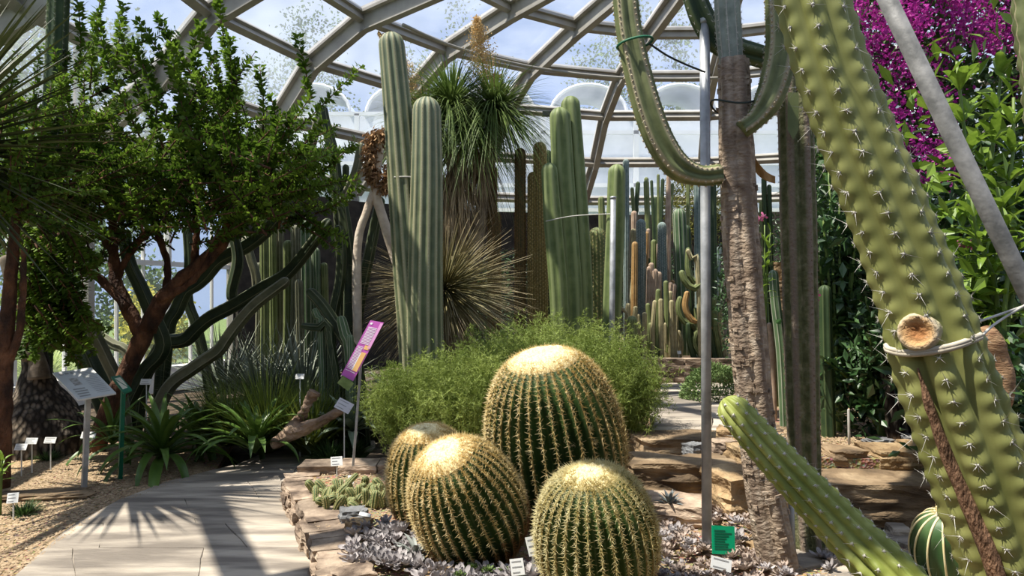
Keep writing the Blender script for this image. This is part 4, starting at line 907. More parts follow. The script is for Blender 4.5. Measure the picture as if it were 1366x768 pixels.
for inf, sp, k, ln in ((i1, .03, 5, .016), (i2, .028, 5, .013), (i3, .03, 5, .015), (i4, .04, 4, .015)):
    B, D, T = areoles(inf, sp); star_spines(sb, B, D, T, k, ln, .0013, 1.0)
sb.build('spines', M_gsp, bt, smooth=False, kind='stuff')
ar = MB()
for inf in (i2, i3):
    B, D, T = areoles(inf, .028)
    for b in B: ar.box(b, rng.uniform(.005, .010, 3), np.linalg.qr(rng.normal(size=(3, 3)))[0])
ar.build('areoles', mk('areole_felt', (.36, .29, .19), (.5, .42, .3), 30, .9), bt, kind='stuff')
ck = thing('trunk_cactus', (*P(1085, 795, 3.75)[:2], .16), 'tall old cactus trunk with corky grey ribs and green faces', 'cactus')
pts = stem_pts([(1084, 800), (1080, 740), (1074, 640), (1070, 500), (1066, 330), (1062, 180), (1058, 60), (1054, -60)], 3.75, .16)
V, F, rd, al, inf = sweep(pts, np.array([42, 42, 42, 44, 46, 46, 46, 46]) * 3.75 / FPX / 2, 6, .3, 'lobe', 6, 60, False, wob=.003, seed=8); MB().addm(V, F, rd, al).build('trunk', M_cork, ck)
B, D, T = areoles(inf, .035); sb = MB(); star_spines(sb, B, D, T, 4, .012, .0015, 1.0); sb.build('spines', M_bsp, ck, smooth=False, kind='stuff')
# fresh green triangle on the corky trunk
c = P(1058, 160, 3.62); MB().add([c + [-.028, 0, .14], c + [.028, 0, .14], c + [.028, 0, -.05], c + [0, 0, -.10], c + [-.028, 0, -.05]], [[0, 4, 3], [0, 3, 1], [1, 3, 2]]).build('fresh_growth', M_olive, ck, smooth=False, label='pale green pointed patch of young skin')
pole('upright galvanised pole standing in the ghost plant mat', (*P(943, 754, 3.72)[:2], .17), P(940, 27, 3.72), .026)
pole('thin grey conduit between the bark trunk and the corky trunk', (*P(1058, 790, 3.55)[:2], .17), P(1055, 655, 3.55), .014)
# ties
def loop(label, pts, r, mat, name='tie', cat='tie', nring=40):
    V, F, _, _, _ = sweep(pts, [r], per=6, nring=nring, dome=False); return MB().addm(V, F).build(name, mat, None, pts[0], label=label, cat=cat)
M_gtie = mk('green_twine', (.01, .10, .05), (.02, .16, .08), 20, .6); M_dtie = mk('dark_cord', (.03, .04, .035), None, 20, .7)
c = P(847, 58, 3.45); loop('green twine around the upward arching arm', [c + [.085 * math.cos(a), .085 * math.sin(a), .015 * math.cos(a)] for a in np.linspace(0, 6.28, 16)], .006, M_gtie)
loop('dark cord running from the arching arm to the pole', [P(866, 58, 3.42), P(890, 74, 3.5), P(915, 86, 3.6), P(940, 96, 3.68)], .005, M_dtie)
c = P(979, 140, 3.5); loop('dark cord around the scaly bark trunk', [c + [.11 * math.cos(a), .11 * math.sin(a), .02 * math.cos(a * 2)] for a in np.linspace(0, 6.28, 18)], .005, M_dtie)

# ---------------------------------------------------------------- big leaning stem, diagonal stem
M_big = mk('pale_green_skin', (.20, .215, .060), (.33, .335, .115), 6, .5, spec=.35, along=[(0, (.24, .22, .08), .4), (.3, (.3, .33, .12), 0), (1, (.3, .33, .12), 0)], contrast=(.3, .7))
M_bigy = mk('yellow_green_skin', (.21, .25, .05), (.34, .37, .10), 7, .5, spec=.35)
def tubercled(label, pp, d, w, ribs, mat, spac, seed, slen, depth=.24, kk=9, ground=.15, bumpamp=.045):
    pts = stem_pts(pp, d, ground); t = thing('column_cactus', pts[0], label, 'cactus')
    Ls = np.linalg.norm(np.diff(np.array(pts), axis=0), axis=1).sum(); nb = Ls / spac
    w = np.atleast_1d(w)
    if len(pts) == len(w) + 1: w = np.insert(w, 0, w[0])
    V, F, rd, al, inf = sweep(pts, w * d / FPX / 2, ribs, depth, 'lobe', 8, int(nb * 7), bump=bumpamp, bumpn=nb)
    # thicken the ribs into tubercles between the areoles
    MB().addm(V, F, rd, al).build('stem', mat, t)
    B, D, T = areoles(inf, spac, 1.0); sb = MB(); star_spines(sb, B, D, T, kk, slen, .0015, 1.15); 
    pick = np.random.default_rng(seed).uniform(size=len(B)) < .55; star_spines(sb, B[pick], D[pick], T[pick], 2, slen * 3.0, .0010, .75)
    sb.build('spines', M_gsp, t, smooth=False, kind='stuff')
    fe = MB(); oct_ = np.array([[1, 0, 0], [0, 1, 0], [-1, 0, 0], [0, -1, 0], [0, 0, 1], [0, 0, -1.]]); fo = np.array([[0, 1, 4], [1, 2, 4], [2, 3, 4], [3, 0, 4], [1, 0, 5], [2, 1, 5], [3, 2, 5], [0, 3, 5]])
    for b in B: fe.add(oct_ * .0075 + b, fo)
    fe.build('areole_felt', mk('pale_felt', (.5, .47, .4), (.7, .67, .6), 30, .9), t, kind='stuff')
    return t, inf
big, binf = tubercled('huge pale green leaning cactus with spiny lumps and a brown scar', [(1362, 800), (1330, 700), (1296, 600), (1259, 500), (1228, 400), (1190, 300), (1150, 200), (1112, 100), (1083, 0), (1068, -60)], 2.1, [126, 126, 125, 120, 108, 99, 96, 93, 91, 89], 8, M_big, .062, 5, .019, .22, ground=.15, bumpamp=.026)
dg, dinf = tubercled('yellow-green spiny cactus stem lying diagonally against the corky trunk', [(1330, 930, 2.35), (1200, 780, 2.5), (1120, 700, 2.65), (1040, 616, 2.8), (965, 532, 2.95)], 2.7, [70, 70, 63, 55, 46], 10, M_bigy, .052, 6, .014, .26, ground=None, bumpamp=.03)
# cut scar, brown split and belt on the big stem
BY = [-60, 0, 100, 200, 300, 400, 500, 600, 700, 800]; BX = [1068, 1083, 1112, 1150, 1190, 1228, 1259, 1296, 1330, 1362]; BW = [89, 91, 93, 96, 99, 108, 120, 125, 126, 126]
def on_big(px, py, k=.97):
    ax = np.interp(py, BY, BX); hw = np.interp(py, BY, BW) / 2; A = P(ax, py, 2.1); f = norm(A * [1, 1, 0]); rt_ = np.array([f[1], -f[0], 0]); sp_ = np.clip((px - ax) / hw, -.98, .98)
    n = -f * math.sqrt(1 - sp_ ** 2) + rt_ * sp_; return A + n * hw * 2.1 / FPX * k, n
c, n_ = on_big(1227, 441, .915)
R = frame(n_); k = 22; a = np.arange(k) / k * 6.283
sc = thing('branch_scar', c, None, None); sc.parent = big; sc.location = Vector(c - ORG[big.name])
ring_ = np.stack([np.cos(a), np.zeros(k), np.sin(a)], 1)
pr = [(.062, -.06), (.055, .008), (.046, .020), (.037, .016), (.025, .009), (.011, .005)]
V = np.vstack([(ring_ * r_) @ R.T + n_ * h + c + (pn(ring_ * 3, 105 + int(h * 999), .6) * .003)[:, None] * n_ for r_, h in pr] + [[c + n_ * .003]])
i = np.arange(len(pr) - 1)[:, None] * k; j = np.arange(k)[None]; j2 = (j + 1) % k
sd = MB(); sd.addm(V, [np.stack([i + j, i + j2, i + k + j2, i + k + j], -1).reshape(-1, 4), np.stack([(len(pr) - 1) * k + j[0], (len(pr) - 1) * k + j2[0], np.full(k, len(V) - 1)], 1)], along=np.append(np.repeat([0, .1, .3, .5, .8, 1.0], k), 1))
so = sd.build('scar_callus', mk('scar_wood', (.50, .34, .18), (.66, .50, .32), 30, .85, .5, 60, along=[(0, (.30, .32, .12), 1), (.22, (.55, .46, .32), 1), (.55, (.60, .36, .16), .9), (1.05, (.38, .17, .06), 1)]), big)
bpy.data.objects.remove(sc)
M_scar = mk('brown_scar', (.10, .05, .025), (.34, .19, .11), 14, .9, .8, 40, stretch=(3, 3, 1), detail=8)
pts = [on_big(*q)[0] for q in ((1229, 488), (1246, 540), (1268, 600), (1295, 660), (1326, 730), (1346, 790))]
V, F, _, al, _ = sweep(pts, [.003, .012, .016, .02, .026, .026], per=8, nring=24, wob=.003); MB().addm(V, F, 0, al).build('split_scar', M_scar, big)
M_belt = mk('webbing', (.50, .44, .34), (.62, .56, .45), 20, .8)
lo = [on_big(px, py, 1.02)[0] for px, py in ((1183, 463), (1195, 467), (1215, 469), (1242, 465), (1270, 457), (1296, 446))]
V, F, _, _, _ = sweep(lo, [.008], per=6, nring=40, dome=False); t = thing('belt_strap', lo[0], 'pale webbing strap and cords tying the leaning cactus to the slanted pole', 'strap'); 
mbt = MB(); Vn = V.copy(); mbt.addm(Vn + [0, 0, .004], F); mbt.addm(Vn - [0, 0, .004], F); mbt.build('strap', M_belt, t)
for pts in ([lo[-1], P(1330, 430, 2.2), P(1372, 404, 2.3)], [P(1280, 437, 2.12), P(1320, 424, 2.2), P(1366, 408, 2.3)]):
    V, F, _, _, _ = sweep(pts, [.004], per=6, nring=14, dome=False); MB().addm(V, F).build('cord', M_gsp, t)
a, b = P(1184, 0, 2.35), P(1372, 394, 2.35); ax = (b - a); k = -(b[2] - .1) / ax[2]
pole('weathered galvanised pole slanting past the leaning cactus', b + ax * k, a - ax * .3, .029, mk('weathered_zinc', (.13, .13, .128), (.28, .275, .27), 16, .6, .1, 60, metal=.2, detail=8), 'support_pole')
# branch stub and slender knobbly stem at the far edge
column('knobbly olive stem at the upper corner beside the bougainvillea', [(1400, 300), (1385, 120), (1374, 40), (1368, -40)], 2.6, [36, 36, 36, 36], 7, M_arm, .25, ground=None, bump=.08, bumpn=14, nring=60)
V, F, _, _, _ = sweep([P(1310, 590, 3.6), P(1332, 520, 3.6), P(1322, 460, 3.6), P(1306, 440, 3.6)], [.075, .07, .075, .05], per=12, nring=20, wob=.01, seed=4); tw = MB().addm(V, F).build('gnarled_tree_stump', mk('woody_bark', (.16, .08, .04), (.42, .26, .14), 12, .85, .6, 30, stretch=(1, 1, 4)), None, P(1310, 590, 3.6), label='gnarled brown wooden trunk behind the leaning cactus', cat='trunk')
# ---------------------------------------------------------------- feathery bush
M_fea = mk('feathery_green', (.13, .185, .028), (.32, .39, .095), 2.5, .65, trans=.35, detail=3)
fb = thing('feathery_bush', (.05, 6.1, .2), 'broad feathery light green bush behind the barrel cacti', 'bush')
r5 = np.random.default_rng(5)
def surf_h(x):  # outline of the bush top over x (metres)
    px = np.array([478, 500, 540, 600, 650, 690, 740, 800, 850, 880, 895]); py = np.array([560, 500, 478, 462, 438, 420, 416, 424, 455, 500, 560])
    return np.interp(x * FPX / 6.1 + CXP, px, CAMH + (HY - py) * 6.1 / FPX)
nst = 1500; xb = r5.uniform(-1.15, 1.22, nst); yb = 6.1 + r5.uniform(-.62, .62, nst) * np.sqrt(np.clip(1 - (xb / 1.35) ** 2, .1, 1))
B0 = np.stack([xb * .85, 6.1 + (yb - 6.1) * .8, np.full(nst, .1)], 1); ht = (surf_h(xb) - .2) * r5.uniform(.55, 1.03, nst) * (1 - .35 * ((yb - 6.1) / .75) ** 2)
tipp = np.stack([xb + r5.normal(0, .08, nst) * 1.3, yb + r5.normal(0, .12, nst), .2 + np.maximum(ht, .15)], 1)
mid = B0 * .4 + tipp * .6; mid[:, 2] = .2 + (tipp[:, 2] - .2) * .78
stm = MB(); blades(stm, B0, tipp - B0, np.linalg.norm(tipp - B0, axis=1), .006, 0, 3); stm.build('stems', M_fea, fb, kind='stuff')
K = 26; nd = []
t = r5.uniform(.25, 1.0, (nst, K)); Pn = B0[:, None] * ((1 - t) ** 2)[..., None] + mid[:, None] * (2 * t * (1 - t))[..., None] + tipp[:, None] * (t ** 2)[..., None]
Pn = Pn.reshape(-1, 3) + r5.normal(0, .02, (nst * K, 3)); Dn = norm(r5.normal(0, 1, (nst * K, 3)) + [0, 0, .35]); 
# each node carries a little spray of needles
allB, allD, allL = [], [], []
for q in range(6):
    allB.append(Pn + Dn * r5.uniform(0, .05, (len(Pn), 1))); allD.append(norm(Dn + r5.normal(0, .75, Dn.shape))); allL.append(r5.uniform(.022, .05, len(Pn)))
Bq, Dq, Lq = np.vstack(allB), np.vstack(allD), np.concatenate(allL); s_ = norm(np.cross(Dq, r5.normal(size=Dq.shape))) * .0028
V = np.stack([Bq - s_, Bq + s_, Bq + Dq * Lq[:, None]], 1).reshape(-1, 3); nf = MB(); nf.add(V, np.arange(len(V)).reshape(-1, 3)); nf.build('needles', M_fea, fb, smooth=False, kind='stuff')

# ---------------------------------------------------------------- grass tree (thin radiating leaves)
M_gt = mk('grass_tree_leaf', (.12, .12, .04), (.26, .22, .09), 3, .6, along=[(0, (.10, .10, .03), .2), (.6, (.3, .24, .12), .3), (1.1, (.5, .4, .24), .8)])
gt = thing('grass_tree', (*P(592, 500, 8.0)[:2], .2), 'spherical grass tree of needle-thin straw-tipped leaves', 'plant')
c = P(592, 388, 8.0); N = 1700; d = norm(r5.normal(size=(N, 3))); d[:, 2] = d[:, 2] * .85 + .05; mb = MB(); L = r5.uniform(.7, 1.12, N); side = np.cross(d, r5.normal(size=d.shape))
blades(mb, c + d * .04, d, L, .009, r5.uniform(.05, .3, N), 5, side=side, mid=.3, tipw=.2); mb.build('leaves', M_gt, gt, kind='stuff')
V, F, _, _, _ = sweep([(c[0], c[1], .2), c], [.16, .13], per=12, nring=6, wob=.01); MB().addm(V, F).build('stem', mk('dry_fibre', (.12, .085, .05), (.26, .19, .11), 14, .9, .6, 40, stretch=(1, 1, .3)), gt)

# ---------------------------------------------------------------- hanging-leaf palm (ponytail crowns, flower plumes)
M_pony = mk('ponytail_leaf', (.07, .12, .025), (.17, .24, .06), 4, .55, trans=.25); M_dry = mk('dry_leaf', (.24, .17, .09), (.46, .34, .2), 6, .8)
M_plume = mk('flower_plume', (.56, .36, .14), (.80, .60, .32), 12, .8, trans=.3)
pt = thing('ponytail_palm', (*P(620, 470, 9.6)[:2], .2), 'tall ponytail palm with hanging grassy crowns and straw flower plumes', 'palm')
trk = [((620, 470), (624, 380), (612, 290), (600, 200)), ((624, 380), (640, 300), (650, 220), (655, 160)), ((612, 290), (585, 260), (560, 230))]
for q in trk:
    V, F, _, _, _ = sweep([P(*p, 9.6) for p in q], [.12, .09, .07], per=10, nring=12, wob=.008); MB().addm(V, F).build('stem', mk('palm_bark', (.16, .12, .08), (.34, .27, .19), 10, .9, .6, 24), pt)
for cx, cy, n, Lm, dr in ((602, 145, 800, 1.15, .62), (660, 150, 900, 1.1, .7), (570, 170, 500, 1.0, .65), (628, 180, 600, 1.0, .85)):
    c = P(cx, cy, 9.6); el = np.arcsin(r5.uniform(-.25, .98, n)); az = r5.uniform(0, 6.28, n); d = np.stack([np.cos(az) * np.cos(el), np.sin(az) * np.cos(el), np.sin(el)], 1)
    mb = MB(); blades(mb, c + d * .03, d, r5.uniform(.6, 1.1, n) * Lm, .016, r5.uniform(.5, 1.2, n) * dr * (1.15 - np.sin(el) * .5), 6, mid=.4); mb.build('crown', M_pony, pt, kind='stuff')
for cx, cy, n, Lm in ((612, 215, 260, 1.0), (596, 240, 260, 1.05), (640, 205, 160, .8)):
    c = P(cx, cy, 9.62); az = r5.uniform(0, 6.28, n); d = np.stack([np.cos(az) * .4, np.sin(az) * .4, -r5.uniform(.5, 1, n)], 1); mb = MB(); blades(mb, c + r5.normal(0, .05, (n, 3)), d, r5.uniform(.5, 1.0, n) * Lm, .014, .3, 4); mb.build('dry_skirt', M_dry, pt, kind='stuff')
for pts, wd, n in (([(644, 130), (645, 95), (640, 60), (636, 25)], .17, 2800), ([(560, 150), (548, 110), (535, 80), (506, 45)], .13, 1500), ([(660, 130), (662, 112), (662, 102)], .14, 800)):
    q = np.array([P(*p, 9.6) for p in pts]); cc = crom(q, 60); st = MB(); V, F, _, _, _ = sweep(q, [.012, .006], per=5, nring=12); st.addm(V, F); st.build('flower_stalk', M_dry, pt)
    k = r5.integers(8, 60, n); k = np.minimum(k, 59); prof = np.interp(k, [0, 10, 25, 45, 59], [.3, 1, 1, .6, .15]); pos = cc[k] + r5.normal(0, 1, (n, 3)) * (wd * prof * .6)[:, None]
    fl = MB(); small_leaves(fl, pos, r5.normal(size=(n, 3)), r5.normal(size=(n, 3)), r5.uniform(.02, .045, n), .018); fl.build('flower_plume', M_plume, pt, kind='stuff')

# ---------------------------------------------------------------- dead rosette tree (pale trunk, brown collapsed leaves)
M_pale = mk('pale_trunk', (.55, .45, .36), (.75, .65, .54), 9, .85, .4, 30); M_brown = mk('brown_dead_leaf', (.20, .10, .045), (.48, .30, .15), 16, .8, trans=.15)
dt = thing('dead_tree', (*P(548, 470, 7.5)[:2], .2), 'pale forked dead trunk topped with collapsed brown leaves', 'tree')
for q, w in (([(552, 490), (545, 400), (520, 320), (502, 262), (500, 236)], [.06, .06, .055, .05]), ([(500, 250), (488, 285), (478, 318), (476, 380), (478, 500)], [.04, .042, .045, .05, .05]), ([(500, 240), (503, 215), (505, 190), (512, 176)], [.05, .06, .06])):
    V, F, _, _, _ = sweep([P(*p, 7.5) for p in q], w, per=10, nring=20, wob=.004); MB().addm(V, F).build('trunk', M_pale, dt)
for q, wd, n in (([(497, 238), (494, 210), (498, 185), (512, 178)], .09, 1100), ([(512, 252), (518, 240), (522, 222)], .08, 500)):
    cc = crom(np.array([P(*p, 7.45) for p in q]), 30); k = r5.integers(0, 30, n); pos = cc[k] + r5.normal(0, .4, (n, 3)) * wd; d = r5.normal(0, .6, (n, 3)) + [0, 0, -.8]
    fl = MB(); small_leaves(fl, pos, d, r5.normal(size=(n, 3)), r5.uniform(.05, .10, n), .025, .4); fl.build('dead_leaves', M_brown, dt, kind='stuff')

# ---------------------------------------------------------------- grass tussocks and blue tufts on the far bank
M_tus = mk('tussock_leaf', (.085, .13, .018), (.23, .28, .055), 4, .6, trans=.25); M_blu = mk('blue_tuft_leaf', (.09, .12, .08), (.20, .23, .16), 5, .5, along=[(0, (.15, .2, .13), 0), (1.1, (.45, .47, .36), .6)])
def tuft(label, px, py, d, n, L, w, mat, elmin, droop, name='grass_tussock', z=.03, cat='grass', hc=.0, seg=5):
    b = P(px, py, d); b[2] = z; t = thing(name, b, label, cat); el = np.arcsin(r5.uniform(math.sin(elmin), .995, n)); az = r5.uniform(0, 6.28, n)
    dd = np.stack([np.cos(az) * np.cos(el), np.sin(az) * np.cos(el), np.sin(el)], 1); mb = MB(); o = np.stack([np.cos(az), np.sin(az), np.zeros(n)], 1) * r5.uniform(0, .07, (n, 1)); o[:, 2] = hc
    blades(mb, b + o, dd, r5.uniform(.55, 1.05, n) * L, w, r5.uniform(.4, 1.1, n) * droop, seg, mid=.4); mb.build('leaves', mat, t, kind='stuff'); return t
tuft('bushy green grass tussock behind the second strap-leaved plant', 358, 540, 6.9, 1300, 1.15, .011, M_tus, .55, .32)
tuft('green grass tussock in front of the blunt dark stem', 415, 530, 6.8, 1000, 1.0, .011, M_tus, .6, .3)
tuft('low grass tussock among the strap-leaved plants', 305, 545, 7.2, 900, 1.0, .011, M_tus, .55, .32)
tuft('blue-grey spiky tuft in front of the pale columns', 350, 520, 8.2, 260, 1.1, .024, M_blu, .15, .08, 'spiky_tuft', .05, 'plant', .25)
tuft('blue-grey spiky tuft near the glass wall', 300, 500, 8.7, 240, 1.1, .022, M_blu, .15, .08, 'spiky_tuft', .05, 'plant', .3)
tuft('blue-grey spiky tuft under the blunt dark stem', 405, 520, 8.1, 240, 1.15, .024, M_blu, .2, .08, 'spiky_tuft', .05, 'plant', .25)
tuft('dense dark green low ground cover along the bank behind the driftwood', 440, 600, 6.45, 500, .34, .012, mk('ground_cover', (.03, .07, .015), (.08, .15, .04), 6, .6, trans=.2), .1, .35, 'ground_cover', .03, 'plant')
tuft('second dark green patch of ground cover beside the driftwood tip', 468, 596, 6.6, 420, .34, .012, MATS['ground_cover'], .1, .35, 'ground_cover', .03, 'plant')
tuft('small dark cushion plant on the gravel beside its label', 32, 682, 4.95, 260, .12, .006, MATS['ground_cover'], .05, .1, 'cushion_plant', .02, 'plant', seg=3)
tuft('small cushion plant under the swollen palm base', 64, 612, 6.6, 200, .13, .008, MATS['ground_cover'], .05, .1, 'cushion_plant', .02, 'plant', seg=3)
tuft('pale dry grass litter behind the swollen palm base', 20, 560, 7.6, 500, .45, .02, mk('straw', (.30, .26, .15), (.5, .44, .28), 6, .8), .02, .3, 'dry_grass', .02, 'grass')

# ---------------------------------------------------------------- strap-leaved rosettes
M_strap = mk('strap_leaf', (.045, .10, .014), (.11, .19, .034), 3, .42, spec=.45, trans=.18, ridge=(.10, .18, .03), rlo=.6, rhi=1.1)
SM = [strap_mesh('strap_leaf', 1, w, 11, .35, dr, mat=M_strap) for w, dr in ((.10, .9), (.11, 1.5), (.11, 2.1), (.12, 2.6))]
def straps(label, px, py, d, n, L, seed, z=.03, hc=.1, name='strap_leaved_plant', meshes=None, elhi=1.35, ello=.15, wsc=1.0):
    r = np.random.default_rng(seed); b = P(px, py, d); b[2] = z; t = thing(name, b, label, 'plant'); ms = meshes or SM
    for i in range(n):
        f = i / n; el = elhi + (ello - elhi) * f + r.uniform(-.12, .12); az = i * 2.39996 + r.uniform(-.2, .2); dd = np.array([math.cos(az) * math.cos(el), math.sin(az) * math.cos(el), math.sin(el)]); s_ = L * r.uniform(.8, 1.1) * (.75 + .3 * f)
        inst(ms[min(len(ms) - 1, int(r.uniform(.3, 1.2) * (1 + 2.4 * f)))], 'leaf', t, mtx(b + [0, 0, hc + .05 * (1 - f)], frame(dd), (s_ * wsc, s_, s_)))
    return t
straps('large glossy green strap-leaved plant at the edge of the path', 216, 634, 6.2, 46, .80, 1)
straps('strap-leaved plant behind the larger one beside the label', 262, 588, 7.0, 32, .75, 2)
straps('strap-leaved plant with folded-over leaves beside the driftwood', 340, 612, 6.35, 34, .72, 3, elhi=1.35, ello=.6)
straps('shadowed strap-leaved plant at the foot of the red-brown trunk', 150, 618, 6.7, 22, .65, 4)
straps('strap-leaved plant under the grass tussock', 318, 582, 6.9, 22, .68, 5)
M_silv = mk('silver_green_leaf', (.14, .20, .12), (.32, .38, .28), 4, .5, trans=.15)
SV = [strap_mesh('broad_leaf', 1, .2, 9, .3, dr, [.4, .7, 1, .9, .5, .02], M_silv) for dr in (.4, .9, 1.3)]
straps('silver-green broad-leaved plant behind the driftwood', 420, 570, 6.9, 26, .5, 6, .03, .12, 'broad_leaved_plant', SV)
straps('silver-green broad-leaved plant at the foot of the pink sign', 470, 560, 6.7, 26, .5, 7, .1, .15, 'broad_leaved_plant', SV)
straps('silver-green broad-leaved plant behind the label among the tussocks', 395, 580, 6.75, 20, .42, 8, .03, .08, 'broad_leaved_plant', SV)
straps('grey-leaved plant under the straw grass tree', 515, 520, 7.2, 22, .55, 9, .2, .15, 'broad_leaved_plant', SV)
# sedum mound
M_sed = mk('sedum', (.10, .17, .05), (.24, .33, .12), 14, .7, trans=.15)
for lab, px, py, d, rx, rz in (('rounded green cushion of sedum beside the upper path', 955, 505, 8.0, .36, .36), ('yellow-green cushion plant between the bark trunks', 1030, 512, 8.2, .22, .12)):
    b = P(px, py, d); b[2] = .38; n = 5000; v = norm(r5.normal(size=(n, 3))); v[:, 2] = np.abs(v[:, 2]); pos = b + v * np.array([rx, rx * .8, rz]) * (1 + r5.normal(0, .05, (n, 1)) + pn(v, 7, 1.2)[:, None] * .08)
    t = thing('cushion_shrub', b, lab, 'shrub'); mb = MB(); small_leaves(mb, pos, v + r5.normal(0, .5, (n, 3)), r5.normal(size=(n, 3)), r5.uniform(.025, .05, n), .018); mb.build('foliage', M_sed, t, kind='stuff')

# ---------------------------------------------------------------- driftwood
M_drift = mk('driftwood', (.12, .075, .05), (.38, .27, .19), 7, .9, .8, 26, stretch=(1, 1, 1), third=(.26, .18, .125), detail=9)
dw = thing('driftwood', P(385, 585, 6.4), 'forked grey-brown driftwood branch lying by the path', 'driftwood')
for q, w in (([(362, 592), (388, 577), (412, 568), (436, 556), (458, 543)], [.045, .06, .07, .055, .05]), ([(388, 577), (400, 557), (410, 540), (420, 522)], [.05, .05, .04, .035])):
    V, F, _, _, _ = sweep([P(*p, 6.3) for p in q], w, per=12, nring=26, wob=.03, seed=6, dome=False); MB().addm(V, F).build('branch', M_drift, dw, smooth=False)
rock('dark flat slab lying on the gravel beside the path', 60, 658, 5.35, (.62, .2, .05), 31, M_rock, .22, z=.035, name='stone_slab')

# ---------------------------------------------------------------- swollen palm base
M_caud = mk('cracked_caudex', (.06, .045, .034), (.22, .175, .14), 10, .95, 1.0, 20, stretch=(1, 1, .45), third=(.15, .12, .09), detail=9, vor=26, vcol=(.02, .015, .011))
cd = thing('bottle_palm', (*P(52, 602, 7.0)[:2], .01), 'bottle palm with a swollen cracked grey base', 'palm'); b = ORG[cd.name]
V, F, rd, al, inf = sweep([b + [0, 0, -.02], b + [0, 0, .25], b + [0, 0, .5], P(48, 490, 7.0), P(44, 462, 7.0)], [.46, .44, .34, .20, .12, .10], per=36, nring=34, wob=.02, seed=2); MB().addm(V, F, rd, al).build('swollen_base', M_caud, cd)
M_pst = mk('grey_palm_stem', (.08, .06, .045), (.20, .16, .12), 9, .85, .3, 30)
for q, w in (([(52, 505), (50, 480), (40, 460), (26, 446)], [.10, .075, .06, .05]), ([(44, 480), (30, 420), (8, 340)], [.09, .08, .07])):
    V, F, _, _, _ = sweep([P(*p, 6.85) for p in q], w, per=12, nring=16, wob=.004); MB().addm(V, F).build('stem', M_pst, cd)

# ---------------------------------------------------------------- red-barked tree with whip branches and small leaves
M_red = mk('red_brown_bark', (.035, .016, .010), (.19, .085, .042), 9, .9, 1.0, 24, bdist=.05, stretch=(1, 1, .6), third=(.09, .038, .019), detail=9)
M_leaf = mk('small_tree_leaf', (.06, .12, .012), (.18, .285, .032), 2.2, .5, trans=.45, transcol=None, spec=.35, detail=2)
tr = thing('red_barked_tree', (*P(128, 606, 7.0)[:2], .01), 'red-barked spreading tree with small round leaves on whip-like branches', 'tree')
TB = [([(124, 610), (140, 560), (165, 505), (188, 455), (200, 430)], [22, 21, 19, 20, 19], 7.0), ([(196, 440), (215, 402), (240, 375), (270, 350), (295, 326), (305, 300), (318, 250)], [19, 18, 17, 16, 13, 9, 6], 7.0),
      ([(190, 450), (170, 410), (155, 375), (152, 335), (150, 280)], [16, 15, 14, 12, 8], 7.0), ([(155, 372), (175, 335), (200, 310), (230, 290)], [9, 7, 6, 5], 7.0), ([(222, 392), (223, 350), (210, 310), (204, 270)], [9, 8, 7, 5], 7.1),
      ([(215, 400), (255, 376), (285, 340), (300, 318)], [8, 7, 5, 4], 6.95), ([(258, 360), (262, 310), (258, 260)], [10, 8, 6], 7.1), ([(152, 335), (120, 290), (95, 240)], [10, 8, 5], 6.9), ([(170, 410), (130, 370), (95, 350)], [10, 8, 6], 6.8)]
for pp, w, d in TB:
    V, F, _, _, _ = sweep([P(*p, d) for p in pp], np.array(w) * d / FPX / 2 * 1.2, per=12, nring=22, wob=.012, seed=3); MB().addm(V, F).build('trunk' if pp[0][1] > 600 else 'branch', M_red, tr)
whip = []
def W(pp, d=6.8): whip.append([P(*p, d) for p in pp])
for pp in ([(271, 165), (230, 95), (186, 30)], [(300, 150), (245, 85), (210, 20)], [(311, 150), (285, 85), (267, 30)], [(320, 140), (300, 60), (290, -10)], [(413, 138), (408, 95), (397, 50)], [(352, 212), (410, 160), (482, 88)], [(400, 250), (440, 220), (476, 188)], [(330, 250), (345, 190), (395, 148)],
           [(380, 240), (420, 215), (438, 196)], [(120, 120), (125, 60), (135, -10)], [(105, 110), (108, 50), (102, -10)], [(150, 110), (158, 60), (165, 5)], [(110, 110), (170, 65), (235, 40)], [(120, 130), (185, 95), (240, 60)], [(240, 130), (255, 90), (262, 40)], [(345, 240), (310, 190), (300, 120)],
           [(420, 285), (445, 275), (482, 246)], [(380, 285), (430, 318), (450, 335)], [(280, 180), (320, 100), (340, 70)], [(200, 200), (210, 130), (190, 80)]): W(pp, r5.uniform(6.5, 7.2))
for pp in ([(330, 235), (312, 140), (306, 50)], [(345, 235), (352, 150), (346, 85)], [(300, 230), (275, 140), (258, 70)], [(270, 215), (240, 130), (228, 60)], [(360, 235), (372, 185), (362, 130)], [(250, 210), (205, 120), (178, 55)], [(380, 262), (430, 245), (478, 240)], [(360, 265), (405, 225), (452, 205)], [(385, 275), (420, 300), (462, 318)], [(370, 250), (408, 190), (430, 160)], [(220, 200), (180, 110), (160, 35)], [(190, 190), (150, 100), (128, 25)], [(350, 225), (385, 170), (416, 128)]): W(pp, r5.uniform(6.4, 6.9))
NBIG = len(whip)
